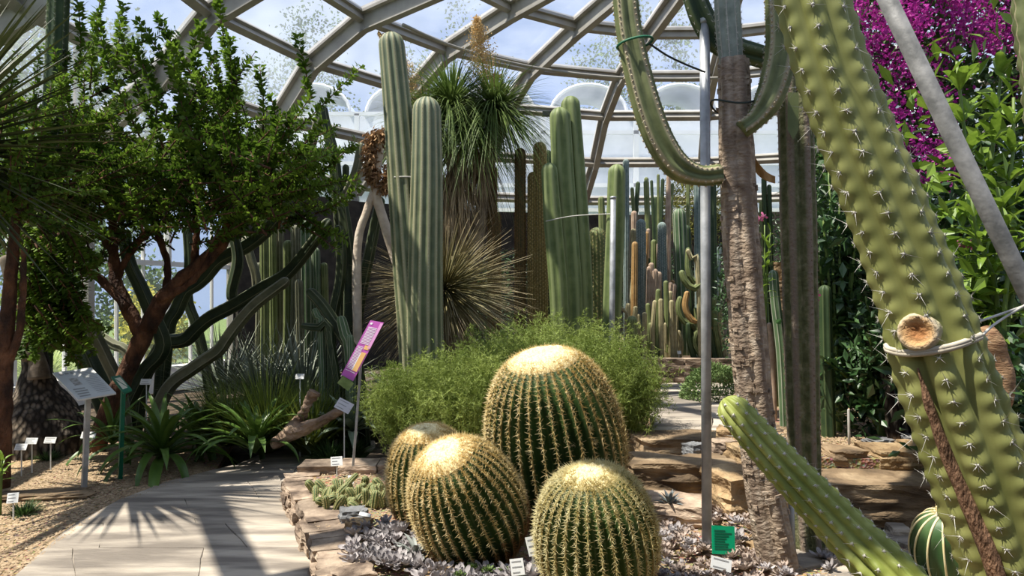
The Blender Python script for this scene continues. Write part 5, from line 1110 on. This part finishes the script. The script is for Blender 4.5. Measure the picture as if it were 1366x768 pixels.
# crown: many more whips springing from the branch ends
starts = [(318, 255), (150, 285), (230, 292), (204, 275), (258, 262), (300, 318), (95, 245), (95, 350), (280, 290), (180, 300), (350, 262), (375, 245), (335, 225), (120, 200), (230, 210), (70, 300), (30, 240), (60, 190), (25, 310), (45, 280)]
for i in range(340):
    s_ = starts[r5.integers(len(starts))]; px, py = s_[0] + r5.normal(0, 34), s_[1] + r5.normal(0, 20); d0 = r5.uniform(6.2, 7.8); a = r5.normal(0, .95); L = r5.uniform(60, 190)
    q = (px + math.sin(a) * L * .5, py - abs(math.cos(a)) * L * .45); e = (px + math.sin(a) * L, py - math.cos(a) * L * .85)
    if e[0] > 465 or e[1] < 40 or e[1] > 320 or (e[0] > 330 and e[1] < 150) or (e[0]>150 and e[1]<40+(e[0]-150)*.2): continue
    W([(px, py), q, e], d0)
for i in range(110):  # lower drooping twigs beside the trunk
    px, py = r5.uniform(30, 110), r5.uniform(320, 440); W([(px - 18, py - 30), (px, py), (px + r5.uniform(-25, 40), py + r5.uniform(20, 60))], r5.uniform(5.9, 6.6))
for i in range(40):  # twigs hanging at the right edge of the crown
    px, py = r5.uniform(300, 430), r5.uniform(200, 290); W([(px - 30, py + 10), (px, py), (px + r5.uniform(10, 50), py + r5.uniform(-25, 25))], r5.uniform(6.3, 7.0))
tw, lf = MB(), MB(); BB, DD, NN = [], [], []
LS = []
for iq, q in enumerate(whip):
    V, F, _, _, inf = sweep(q, [.010, .007, .003], per=5, nring=7, dome=False); tw.addm(V, F); n = int(inf['L'] / .0052)
    u = r5.uniform(0.05, 1, n) * inf['L']; f = lambda A: np.stack([np.interp(u, inf['s'], A[:, i_]) for i_ in range(3)], 1); C, X, Y, T = f(inf['C']), f(inf['X']), f(inf['Y']), f(inf['T']); a = r5.uniform(0, 6.28, n)[:, None]
    o = np.cos(a) * X + np.sin(a) * Y; BB.append(C + o * .008); DD.append(o + T * .5 + r5.normal(0, .2, (n, 3))); NN.append(T + r5.normal(0, .3, (n, 3))); LS.append(np.full(n, 1.3 if iq < NBIG else 1.0))
B, D, Nn = np.vstack(BB), np.vstack(DD), np.vstack(NN); LS = np.concatenate(LS); small_leaves(lf, B, D, Nn, r5.uniform(.038, .068, len(B)) * LS, r5.uniform(.026, .042, len(B)) * LS, .12)
tw.build('twigs', M_red, tr, kind='stuff'); lf.build('leaves', M_leaf, tr, smooth=False, kind='stuff')
# neighbouring red trunk at the very edge
rt = thing('red_trunk_tree', (*P(0, 640, 5.4)[:2], .01), 'second red-barked trunk splitting in two beside the gravel', 'tree')
for q, w in (([(2, 650), (4, 560), (6, 480), (12, 400), (18, 330), (22, 270)], [.06, .062, .06, .05, .04, .025]), ([(8, 490), (24, 450), (30, 400), (32, 330)], [.03, .028, .024, .02])):
    V, F, _, _, _ = sweep([P(*p, 5.4) for p in q], w, per=12, nring=26, wob=.006); MB().addm(V, F).build('trunk', M_red, rt)

tw, lf = MB(), MB()
for i in range(46):
    a = r5.normal(0, 1.1); L = r5.uniform(40, 110); px, py = 22 + r5.normal(0, 10), 275 + r5.normal(0, 22); d0 = r5.uniform(5.1, 5.7)
    V, F, _, _, inf = sweep([P(px, py, d0), P(px + math.sin(a) * L * .5, py - math.cos(a) * L * .5, d0), P(px + math.sin(a) * L, py - math.cos(a) * L * .75, d0)], [.008, .005, .002], per=5, nring=6, dome=False); tw.addm(V, F); n = int(inf['L'] / .006)
    u = r5.uniform(.05, 1, n) * inf['L']; C = np.stack([np.interp(u, inf['s'], inf['C'][:, i_]) for i_ in range(3)], 1); small_leaves(lf, C, r5.normal(size=(n, 3)), r5.normal(size=(n, 3)), r5.uniform(.035, .06, n), r5.uniform(.024, .036, n), .12)
tw.build('twigs', M_red, rt, kind='stuff'); lf.build('leaves', M_leaf, rt, smooth=False, kind='stuff')

# ---------------------------------------------------------------- yucca blades entering from the side
M_yuc = mk('yucca_blade', (.03, .04, .012), (.075, .085, .03), 5, .5, trans=.15)
yc = thing('yucca', (-4.25, 5.2, .0), 'dark narrow-bladed yucca reaching in beside the red trunk', 'yucca'); c = np.array([-4.25, 5.2, 2.6])
V, F, _, _, _ = sweep([(-4.25, 5.2, 0), (-4.3, 5.2, 1.2), c], [.10, .09, .08], per=12, nring=10, wob=.01); MB().addm(V, F).build('trunk', M_caud, yc)
ym = strap_mesh('yucca_blade', 1, .036, 6, .4, .12, [.6, 1, .8, .4, .03], M_yuc)
for i in range(260):
    el = math.asin(r5.uniform(-.75, .95)); az = r5.uniform(0, 6.28); dd = np.array([math.cos(az) * math.cos(el), math.sin(az) * math.cos(el), math.sin(el)]); s_ = r5.uniform(1.05, 1.6) * (1 if dd[0] > -.1 else .55)
    inst(ym, 'blade', yc, mtx(c + dd * .05, frame(dd), s_))
# ---------------------------------------------------------------- bougainvillea, leafy shrubs
M_bou = mk('magenta_bract', (.26, .012, .17), (.55, .04, .40), 9, .6, trans=.35, detail=2); M_bleaf = mk('shrub_leaf', (.025, .065, .014), (.08, .16, .03), 5, .4, trans=.2, spec=.5)
bo = thing('bougainvillea', (3.8, 6.6, .5), 'bougainvillea covered in magenta bracts under the dome', 'shrub'); r6 = np.random.default_rng(21)
for q in ([(3.8, 6.6, .5), (3.6, 6.6, 1.8), (3.5, 6.4, 3.0), (3.6, 6.2, 4.0)], [(3.8, 6.6, .9), (4.2, 6.6, 2.2), (4.6, 6.4, 3.6)], [(3.6, 6.6, 1.6), (3.2, 6.4, 2.6), (3.1, 6.2, 3.3)]):
    V, F, _, _, _ = sweep(q, [.05, .03, .02], per=8, nring=14, wob=.006); MB().addm(V, F).build('stem', M_red, bo)
n = 400; px = r6.uniform(1110, 1420, n); py = r6.uniform(-60, 250, n); ok = (py < 60 + (1300 - px).clip(0) * .9) | ((px < 1275) & (py < 245)) | (r6.uniform(size=n) < .06); ok &= px > 1120 + py * .2; px, py = px[ok], py[ok]
cl_ = np.array([P(a, b, d) for a, b, d in zip(px, py, r6.uniform(5.2, 6.4, len(px)))]); m = 46; pos = (np.repeat(cl_, m, 0) + r6.normal(0, .062, (len(cl_) * m, 3))); k = len(pos)
dens = r6.uniform(size=len(cl_)) < .78; dens = np.repeat(dens, m)
fl = MB(); d_ = r6.normal(size=(k, 3)) + [-.1, -.5, .4]; small_leaves(fl, pos[dens], d_[dens], r6.normal(size=(dens.sum(), 3)), r6.uniform(.025, .045, dens.sum()), r6.uniform(.02, .034, dens.sum()), .2); fl.build('bracts', M_bou, bo, smooth=False, kind='stuff')
n = 14000; pos = np.array([P(a, b, d) for a, b, d in zip(r6.uniform(1085, 1450, n), r6.uniform(-70, 420, n), r6.uniform(5.9, 7.0, n))]); fl = MB(); small_leaves(fl, pos, r6.normal(size=(n, 3)), r6.normal(size=(n, 3)), r6.uniform(.06, .11, n), r6.uniform(.04, .06, n), .15); fl.build('leaves', M_bleaf, bo, smooth=False, kind='stuff')

M_lit = mk('bright_shrub_leaf', (.13, .23, .022), (.27, .40, .055), 4, .4, trans=.35, spec=.5)
M_gloss = mk('dark_glossy_leaf', (.018, .055, .016), (.06, .125, .035), 4, .4, trans=.12, spec=.6)
LL = [strap_mesh('oval_leaf', 1, .25, 7, .25, dr, [.06, .55, .95, 1, .7, .02], M_lit) for dr in (.6, 1.0, 1.5)]; LG = [strap_mesh('oval_leaf', 1, .42, 7, .22, dr, [.06, .6, 1, .95, .6, .02], M_gloss) for dr in (.3, .7, 1.1)]
M_stalk = mk('green_stalk', (.10, .16, .03), (.18, .25, .06), 6, .5)
def leafy(label, base, stems, whorl, n_per, Ls, meshes, seed, name='leafy_shrub', stalk=M_stalk, sr=.014, spread=.9, fill=0, fmat=None):
    r = np.random.default_rng(seed); t = thing(name, base, label, 'shrub')
    for q in stems:
        V, F, _, _, inf = sweep([base] + [np.array(v) for v in q], [sr * 1.6, sr, sr * .6], per=8, nring=14, dome=False); MB().addm(V, F).build('stalk', stalk, t)
        tip, Tt = inf['C'], inf['T']; N = len(tip)
        for i in range(n_per):
            f = 1 - (i / n_per) * whorl; k = int(f * (N - 1)); c, T = tip[k], Tt[k]; az = i * 2.39996 + r.uniform(-.3, .3); e = spread * (.35 + 1.0 * i / n_per) + r.uniform(-.15, .15)
            a = norm(np.cross(T, [.3, .8, .2])); b = np.cross(T, a); dd = T * math.cos(e) + (math.cos(az) * a + math.sin(az) * b) * math.sin(e); s_ = Ls * r.uniform(.65, 1.1)
            inst(meshes[r.integers(len(meshes))], 'leaf', t, mtx(c, frame(dd), s_))
    if fill:
        tips = np.array([q[-1] for q in stems]); k = r.integers(len(tips), size=fill); u = r.uniform(.45, 1.05, (fill, 1)); pos = base * (1 - u) + tips[k] * u + r.normal(0, Ls * .75, (fill, 3)); pos[:, 1] += Ls * 1.1
        mb = MB(); small_leaves(mb, pos, r.normal(size=(fill, 3)) + [0, -.3, -.2], r.normal(size=(fill, 3)) + [0, 0, .8], r.uniform(.45, .9, fill) * Ls, r.uniform(.22, .36, fill) * Ls, .15); mb.build('inner_foliage', fmat or M_gloss, t, smooth=False, kind='stuff')
    return t
base = np.array([*P(1300, 420, 4.3)[:2], .5])
leafy('tall shrub with bright green leaf whorls in front of the bougainvillea', base, [[P(1300, 300, 4.3), P(1288, 190, 4.3), P(1276, 82, 4.3)], [P(1315, 300, 4.4), P(1325, 190, 4.4), P(1340, 62, 4.4)], [P(1330, 330, 4.3), P(1350, 220, 4.3), P(1352, 130, 4.3)]], .75, 64, .22, LL, 1, fill=220, spread=1.25, fmat=M_lit)
base = np.array([*P(1330, 520, 4.2)[:2], .5])
leafy('shrub with pale green leaves behind the slanted pole', base, [[P(1330, 400, 4.2), P(1305, 320, 4.1), P(1296, 262, 4.1)], [P(1340, 420, 4.1), P(1345, 340, 4.1), P(1330, 250, 4.0)], [P(1345, 420, 4.2), P(1375, 330, 4.2), P(1380, 250, 4.2)]], .65, 44, .2, LL, 2, fill=220, spread=1.25, fmat=M_lit)
for i, (lab, px, py, d, tops, L) in enumerate((('dark glossy shrub below the slanted pole', 1320, 600, 4.6, [(1262, 370), (1290, 340), (1320, 380), (1350, 420), (1270, 300), (1240, 350)], .2), ('dark glossy shrub behind the corky trunk', 1120, 560, 5.4, [(1098, 290), (1120, 250), (1140, 300), (1105, 220), (1150, 230), (1092, 340), (1130, 340)], .17),
        ('rounded glossy shrub on the terrace before the rubble wall', 1180, 592, 5.2, [(1110, 430), (1130, 400), (1155, 395), (1180, 410), (1100, 480), (1130, 470), (1160, 450), (1120, 520), (1150, 540), (1180, 470)], .13), ('dark shrub spreading behind the rounded glossy one', 1230, 590, 5.8, [(1200, 400), (1230, 350), (1210, 290), (1240, 270), (1190, 330), (1180, 270), (1220, 480), (1250, 430)], .19),
        ('dark leafy shrub low behind the brown wooden trunk', 1350, 640, 3.9, [(1345, 480), (1370, 500), (1330, 540), (1360, 560), (1340, 610), (1375, 600)], .16), ('dark shrub filling the corner behind the slanted pole', 1390, 560, 5.4, [(1340, 300), (1370, 260), (1390, 200), (1350, 380), (1400, 330), (1330, 220)], .2), ('leafy shrub rising at the back of the terrace', 1180, 560, 6.4, [(1120, 180), (1160, 200), (1200, 220), (1240, 240), (1140, 260), (1190, 300), (1110, 330)], .2))):
    b = np.array([*P(px, py, d)[:2], .48]); leafy(lab, b, [[b * .5 + P(x, y, d + .1) * .5 + [0, 0, .1], P(x, y, d + np.random.default_rng(i * 31 + x).uniform(-.35, .35))] for x, y in tops], .75, 22, L, LG, 40 + i, sr=.012, fill=1100)
# pink flowers
pf = mk('pink_flower', (.55, .10, .26), (.75, .3, .45), 20, .6, trans=.2)
fm = rosette_mesh('pink_flower_shape', 10, .045, 3, pf)
for px, py, d in ((1276, 324, 4.4), (1284, 328, 4.4), (1353, 350, 4.0), (1358, 355, 4.0), (1303, 328, 4.4), (1088, 400, 5.0), (1090, 393, 5.0)):
    inst(fm, 'pink_flower', None, mtx(P(px, py, d), frame((0, 0.3, -1)), 1.1), 'small pink flower in the dark shrub leaves', 'flower', 'pink flowers in the shrubs')
# flowering green shoot between the trunks
base = np.array([*P(1018, 470, 5.2)[:2], .4]); leafy('bright leafy shoot with pink buds between the bark trunks', base, [[P(1020, 380, 5.2), P(1020, 300, 5.2)], [P(1022, 390, 5.2), P(1028, 310, 5.15)], [P(1016, 390, 5.2), P(1010, 320, 5.15)]], .35, 14, .11, LL, 9, sr=.008)
for px, py in ((1008, 297), (1014, 293), (1020, 289)): inst(fm, 'pink_flower', None, mtx(P(px, py, 5.1), frame((0, 0.3, -1)), .9), 'small pink bud on the leafy shoot between the trunks', 'flower', 'pink buds between the trunks')
# leaf-edge plant at the left margin
base = np.array([*P(-2, 700, 4.9)[:2], .02]); leafy('small bright leafy plant at the edge of the gravel', base, [[P(0, 660, 4.9), P(3, 612, 4.9)], [P(-6, 660, 4.9), P(-10, 620, 4.9)]], .4, 14, .10, LL, 12, sr=.012)
V, F, _, _, _ = sweep([P(1133, 600, 4.9) , P(1132, 545, 4.9)], [.009], per=8, nring=3); MB().addm(V, F).build('garden_stake', M_gsp, None, P(1133, 600, 4.9), label='thin pale stake standing in the terrace gravel', cat='stake')
V, F, _, _, inf = sweep([P(1192, 592, 5.1), P(1188, 540, 5.1), P(1180, 480, 5.15)], [.05, .045, .03], per=10, nring=12, wob=.01); MB().addm(V, F).build('woody_stem', M_caud, None, P(1192, 592, 5.1), label='shaggy woody stem of the rounded terrace shrub', cat='stem')
for q in ((1206, 590, 1203, 520), (1215, 590, 1218, 510)):
    V, F, _, _, inf = sweep([P(q[0], q[1], 5.2), P(q[2], q[3], 5.25)], [.03, .022], per=8, nring=8, wob=.006); MB().addm(V, F).build('woody_stem', M_caud, None, P(q[0], q[1], 5.2), label='thin dark woody stem behind the shaggy one', cat='stem', group='thin woody stems on the terrace')

# ---------------------------------------------------------------- signs and labels
M_stake = mk('label_stake', (.6, .6, .58), None, 5, .5)
def label_sign(lab, px, py, d, w, h, zb, yaw=0.0, pitch=-.5, mat=M_sign, lines=3, stake=M_stake, sw=.010, roll=0.0, pc=None):
    c = P(px, py, d); t = thing('plant_label', (c[0], c[1], zb), lab, 'label')
    cy, sy = math.cos(yaw), math.sin(yaw); Rz = np.array([[cy, -sy, 0], [sy, cy, 0], [0, 0, 1]]); cp, sp = math.cos(pitch), math.sin(pitch); Rx = np.array([[1, 0, 0], [0, cp, -sp], [0, sp, cp]]); cr, sr = math.cos(roll), math.sin(roll); Ry = np.array([[cr, 0, sr], [0, 1, 0], [-sr, 0, cr]]); R = Rz @ Rx @ Ry
    pt_ = MB().box(c, (w, .004, h), R).build('plate', mat, t, smooth=False)
    if c[2] - zb > .02: MB().bar((c[0], c[1] + .006, zb - .03), c + [0, .006, -h * .1], sw, .004, up=(0, 1, 0)).build('stake', stake, t, smooth=False)
    pr = MB(); r = np.random.default_rng(int(px * 7 + py))
    for i in range(lines):
        z = h * (.32 - .64 * i / max(1, lines - 1)) if lines > 1 else 0; ww = w * r.uniform(.45, .8); pr.box(c + R @ np.array([(ww - w * .8) * .5, -.0028, z]), (ww, .001, h * (.20 if lines < 6 else .42) / lines), R)
    if lines: pr.build('print', pc or M_print, pt_, smooth=False)
    return t
for a in (('white plant label by the swollen palm base, middle of three', 42, 588, 6.1, .10, .055, .02), ('white plant label by the swollen palm base, beside the cushion plant', 67, 587, 6.2, .10, .055, .02), ('white plant label standing forward of the two at the palm base', 28, 596, 6.0, .10, .055, .02),
          ('white plant label pushed into the gravel beside the cushion plant', 17, 664, 4.8, .065, .07, .02, .4), ('white plant label behind the information board post', 118, 580, 6.4, .13, .06, .02), ('white plant label above the strap-leaved plants', 195, 509, 7.0, .11, .06, .05), ('small white label among the grass tussocks', 400, 502, 6.7, .08, .05, .03),
          ('white label leaning on the stone edging bed', 449, 615, 5.3, .085, .07, .2, .35), ('white label at the foot of the pink sign post', 468, 642, 5.1, .045, .09, .19, .1), ('white plastic label stuck between two barrel cacti', 711, 728, 3.25, .06, .085, .18, .5), ('white label in the thicket of the back bed', 906, 470, 9.9, .05, .05, .68)):
    label_sign(*a)
label_sign('pale lilac label tilted at the tip of the driftwood', 459, 541, 6.25, .145, .10, .1, .1, -.5, mk('lilac_plate', (.60, .58, .62), None, 5, .5), 3, roll=.5)
label_sign('white label laid on the grey stone by the cactus clump', 487, 686, 4.15, .085, .02, .24, -.5, -.6, lines=0)
label_sign('white paper label at the very edge of the bed with succulents', 690, 756, 3.1, .06, .07, .18, .3)
M_gplate = mk('green_plate', (.0, .30, .13), (.0, .36, .17), 5, .4); M_gprint = mk('dark_green_print', (.0, .10, .05), None, 5, .6)
label_sign('bright green notice on a stake in front of the metal pole', 965, 720, 3.55, .125, .135, .18, .25, -.25, M_gplate, 8, roll=.12, pc=M_gprint)
label_sign('white label leaning under the bright green notice', 962, 752, 3.3, .10, .055, .2, .2, -.4, M_sign, 2, roll=.3)
# information board on a post
t = thing('information_board', (*P(112, 652, 5.62)[:2], .01), 'sloping pale information board on a grey post at the path edge', 'sign')
c = P(112, 512, 5.5); MB().bar((*P(112, 652, 5.62)[:2], .0), c + [0, .06, -.02], .035, .035).build('post', M_galv, t, smooth=False)
q = np.array([P(70, 497, 5.75), P(122, 490, 5.95), P(155, 524, 5.45), P(104, 533, 5.25)]); n_ = norm(np.cross(q[1] - q[0], q[3] - q[0])); n_ = n_ if n_[2] > 0 else -n_
V = np.vstack([q, q - n_ * .012]); pan = MB().add(V, [[0, 1, 2, 3], [7, 6, 5, 4], [0, 4, 5, 1], [1, 5, 6, 2], [2, 6, 7, 3], [3, 7, 4, 0]]).build('panel', mk('board_face', (.52, .52, .50), (.60, .60, .58), 4, .35), t, smooth=False)
def quadp(u0, u1, v0, v1):
    f = lambda u, v: (q[0] * (1 - u) + q[1] * u) * (1 - v) + (q[3] * (1 - u) + q[2] * u) * v
    return np.array([f(u0, v0), f(u1, v0), f(u1, v1), f(u0, v1)]) + n_ * .002
pr = MB()
for u0, u1, v0, v1 in ((.10, .20, .08, .14), (.24, .34, .08, .14), (.38, .45, .08, .14), (.10, .4, .66, .70), (.1, .42, .74, .78), (.1, .4, .82, .86), (.1, .38, .9, .94)) + tuple((.58, .92, v, v + .012) for v in np.arange(.1, .9, .06)): pr.add(quadp(u0, u1, v0, v1), [[0, 1, 2, 3]])
pr.build('print', mk('grey_print', (.30, .29, .27), None, 5, .6), pan, smooth=False); MB().add(quadp(.22, .42, .30, .56), [[0, 1, 2, 3]]).build('picture', mk('small_picture', (.18, .16, .13), (.5, .48, .44), 30, .6), pan, smooth=False)
# green-framed sign
t = thing('framed_sign', (*P(160, 640, 5.9)[:2], .01), 'small green-framed sign on a green post beside the information board', 'sign'); c = P(160, 513, 5.8); gm_ = mk('green_frame', (.0, .10, .05), (.0, .14, .075), 5, .5)
MB().bar((*P(160, 640, 5.9)[:2], 0), c + [0, .05, -.03], .03, .03).build('post', gm_, t, smooth=False)
q = np.array([P(148, 502, 5.95), P(160, 500, 6.0), P(176, 519, 5.6), P(165, 524, 5.55)]); n_ = norm(np.cross(q[1] - q[0], q[3] - q[0])); n_ = n_ if n_[2] > 0 else -n_
V = np.vstack([q, q - n_ * .015]); pan = MB().add(V, [[0, 1, 2, 3], [7, 6, 5, 4], [0, 4, 5, 1], [1, 5, 6, 2], [2, 6, 7, 3], [3, 7, 4, 0]]).build('frame', gm_, t, smooth=False); MB().add(quadp(.16, .84, .16, .84), [[0, 1, 2, 3]]).build('panel', mk('cream_paper', (.6, .56, .42), (.7, .66, .52), 9, .5), pan, smooth=False)
# pink sign
t = thing('pink_sign', (*P(470, 632, 5.4)[:2], .19), 'narrow tilted pink sign with white text on a thin post', 'sign'); M_pk = mk('pink_board', (.50, .10, .42), (.56, .13, .48), 3, .4)
MB().bar((*P(470, 640, 5.4)[:2], .17), P(483, 465, 5.42), .018, .018).build('post', M_galv, t, smooth=False)
q = np.array([P(494, 427, 5.4), P(512, 430, 5.4), P(471, 508, 5.3), P(455, 500, 5.3)]); n_ = norm(np.cross(q[1] - q[0], q[3] - q[0])); n_ = n_ if n_[1] < 0 else -n_
V = np.vstack([q, q - n_ * .008]); pan = MB().add(V, [[0, 1, 2, 3], [7, 6, 5, 4], [0, 4, 5, 1], [1, 5, 6, 2], [2, 6, 7, 3], [3, 7, 4, 0]]).build('board', M_pk, t, smooth=False)
MB().add(quadp(.80, 1.0, .02, .46), [[0, 1, 2, 3]]).build('edge_band', mk('light_pink_print', (.80, .36, .68), None, 5, .5), pan, smooth=False)
pr = MB()
for v in np.arange(.115, .40, .0235): pr.add(quadp(.12, .78, v, v + .011), [[0, 1, 2, 3]])
for v in np.arange(.46, .86, .0225): pr.add(quadp(.08, .50, v, v + .010), [[0, 1, 2, 3]])
pr.add(quadp(.12, .28, .035, .07), [[0, 1, 2, 3]]); pr.add(quadp(.08, .85, .88, .89), [[0, 1, 2, 3]]); pr.add(quadp(.50, .56, .56, .86), [[0, 1, 2, 3]])
pr.build('print', mk('white_print', (.85, .82, .85), None, 5, .6), pan, smooth=False)
op = MB(); op.add(quadp(.56, .92, .54, .86), [[0, 1, 2, 3]]); op.add(quadp(.56, .92, .42, .49), [[0, 1, 2, 3]]); op.build('orange_panel', mk('orange_print', (.85, .48, .16), (.92, .58, .25), 9, .5), pan, smooth=False)
c = P(461, 511, 5.28); MB().box(c, (.10, .01, .07), np.array([[.8, 0, .6], [0, 1, 0], [-.6, 0, .8]])).build('base_plate', M_sed, t, smooth=False, label='pale green holder under the pink board')

# ---------------------------------------------------------------- outside: trees, shrubs, a white glasshouse
M_out = mk('outdoor_leaf', (.05, .10, .025), (.14, .22, .06), .8, .7, trans=.3); M_outy = mk('yellow_shrub_leaf', (.30, .30, .02), (.5, .46, .05), 2, .7, trans=.3); M_trunk = mk('outdoor_bark', (.1, .07, .05), (.2, .15, .1), 6, .9)
def tree(lab, x, y, h, r, n, mat=M_out, lsz=.3, cat='tree', name='garden_tree', grp=None, flat=1.0, zc=.62):
    t = thing(name, (x, y, -.1), lab, cat, grp)
    if cat == 'tree': V, F, _, _, _ = sweep([(x, y, -.1), (x + .2, y, h * .5), (x, y + .2, h * .85)], [.22, .15, .06], per=8, nring=8); MB().addm(V, F).build('trunk', M_trunk, t)
    cc_ = norm(r6.normal(size=(70, 3))) * (r6.uniform(.1, 1, (70, 1)) ** .4); v = cc_[r6.integers(70, size=n)] + r6.normal(0, .11, (n, 3)); cl_ = 0; pos = np.array([x, y, h * zc]) + v * (1 + cl_) * np.array([r, r, h * (1 - zc) * flat])
    mb = MB(); small_leaves(mb, pos, r6.normal(size=(n, 3)), r6.normal(size=(n, 3)), r6.uniform(.6, 1.2, n) * lsz, lsz * .6); mb.build('crown', mat, t, kind='stuff')
for i, (x, y, h, r) in enumerate(((-13, 21, 11, 2.8), (-16, 14, 10, 3.0), (-3, 31, 14, 3.0), (5.5, 31, 14, 3.2), (-17, 25, 10, 2.6), (-12, 7, 8, 2.4), (15, 31.5, 13.5, 3.4), (-10, 33, 15, 3.4))):
    tree('broad garden tree seen hazily through the dome panes', x, y, h, r, 9000, lsz=.17, grp='trees outside the dome')
tree('yellow-green flowering shrub outside the glass wall', -7.6, 15.2, 2.0, .8, 1500, M_outy, .14, 'shrub', 'garden_shrub', zc=.5)
tree('round yellow-green shrub outside beside the path door', -9.2, 13.2, 1.8, 1.0, 1800, mk('lime_leaf', (.2, .28, .05), (.38, .46, .1), 2, .7, trans=.3), .12, 'shrub', 'garden_shrub', zc=.5)
tree('tall green hedge shrub outside the glass wall', -9.5, 17, 3.4, 1.3, 2400, M_out, .16, 'shrub', 'garden_shrub', zc=.5)
tree('dark green shrub outside near the corner post', -9.6, 10.2, 2.4, 1.1, 2000, M_out, .14, 'shrub', 'garden_shrub', zc=.5)
b = np.array([-8.0, 12.2, 0]); t = thing('ornamental_grass', b, 'pale green fountain grass outside the glass wall', 'grass'); n = 500; el = np.arcsin(r6.uniform(.4, .99, n)); az = r6.uniform(0, 6.28, n); mb = MB(); blades(mb, np.repeat(b[None], n, 0), np.stack([np.cos(az) * np.cos(el), np.sin(az) * np.cos(el), np.sin(el)], 1), r6.uniform(.8, 1.3, n), .02, .3, 5); mb.build('blades', mk('lime_grass', (.3, .4, .12), (.5, .56, .25), 3, .7, trans=.3), t, kind='stuff')
M_frost = mk('frosted_panel', (.62, .66, .72), (.74, .78, .84), 1.5, .6)
def glasshouse(lab, x0, x1, y, H, nb):
    t = thing('glasshouse', ((x0 + x1) / 2, y, -.1), lab, 'building'); w = (x1 - x0) / nb
    MB().box(((x0 + x1) / 2, y + 1.5, H * .5), (x1 - x0, 2.6, H)).build('frosted_wall', M_frost, t, smooth=False)
    for i in range(nb + 1): MB().bar((x0 + i * w, y - .02, 0), (x0 + i * w, y - .02, H), .16, .12).build('frame_post', M_white, t, smooth=False)
    for z in (4.4, 5.2, 5.9, 6.9, H): MB().bar((x0, y - .03, z), (x1, y - .03, z), .10, .12).build('frame_rail', M_white, t, smooth=False)
    for i in range(nb):
        c = np.array([x0 + (i + .5) * w, y + .2, H]); pts = [c + np.array([math.cos(a) * w * .42, 0, math.sin(a) * w * .34]) for a in np.linspace(0, math.pi, 10)]
        V, F, _, _, _ = sweep(pts, [.06], per=6, nring=16, dome=False); MB().addm(V, F).build('frame_arch', M_white, t)
        n = 14; a = np.linspace(0, math.pi, n); rr = np.stack([np.cos(a) * w * .42, np.zeros(n), np.sin(a) * w * .34], 1) + c; V = np.vstack([rr, rr + [0, 2.4, 0]]); MB().add(V, [[k, k + 1, n + k + 1, n + k] for k in range(n - 1)]).build('vault', M_frost, t)
glasshouse('white framed glasshouse with arched vaults behind the dome', -8, 16, 23.0, 7.5, 8)

# fine-leaved yellow-green tree and dark shrubs closing the back of the high bed
for lab, px, py, d, rx, rz, m in (('fine-leaved yellow-green shrub behind the metal pole', 925, 275, 13.0, .62, .75, mk('fine_yellow_leaf', (.16, .17, .03), (.30, .30, .07), 3, .7, trans=.3)), ('dark shrub behind the tan stem thicket', 880, 400, 12.4, 1.2, .9, M_gloss), ('dark shrub behind the stout green columns', 700, 400, 11.5, 1.4, .8, M_gloss), ('dark shrub behind the bark trunk', 1010, 390, 9.2, .6, 1.1, M_gloss)):
    b = P(px, py, d); n = 3600; v = norm(r6.normal(size=(n, 3))) * (r6.uniform(.2, 1, (n, 1)) ** .4); z0 = .2 if px < 800 else .6; t = thing('back_shrub', (b[0], b[1], z0), lab, 'shrub'); pos = b + v * np.array([rx, rx * .6, rz]) * (1 + pn(v, px, .9)[:, None] * .2)
    V, F, _, _, _ = sweep([(b[0], b[1], z0), b], [.04, .02], per=6, nring=4); MB().addm(V, F).build('stem', M_caud, t)
    mb = MB(); small_leaves(mb, pos, r6.normal(size=(n, 3)), r6.normal(size=(n, 3)), r6.uniform(.05, .10, n), r6.uniform(.015, .03, n)); mb.build('foliage', m, t, kind='stuff')

# dry fibrous frond hanging on the corky trunk, black sensor box on a roof purlin
fr = thing('dry_frond', P(1004, 200, 3.6), 'dry orange-brown fibrous frond caught between the two bark trunks', 'frond')
for i in range(9):
    o = i * 2.0; q = [P(1001 + i * .3, 198 + o, 3.62), P(1010, 216 + o * .9, 3.58 + .004 * i), P(1022, 230 + o * .6, 3.6), P(1034, 236 + o * .5, 3.66)]
    V, F, _, _, _ = sweep(q, [.004, .005, .003], per=5, nring=12); MB().addm(V, F).build('fibre', M_orange, fr)
c = P(741, 152, 14.9); sb_ = thing('sensor_box', c - np.array([0, 0, .06]), 'small black sensor box on a roof purlin behind the green columns', 'sensor'); MB().box(c, (.55, .12, .09)).build('housing', M_dtie, sb_, smooth=False); MB().box(c + [0, 0, .06], (.06, .05, .06)).build('bracket', M_steel, sb_, smooth=False)
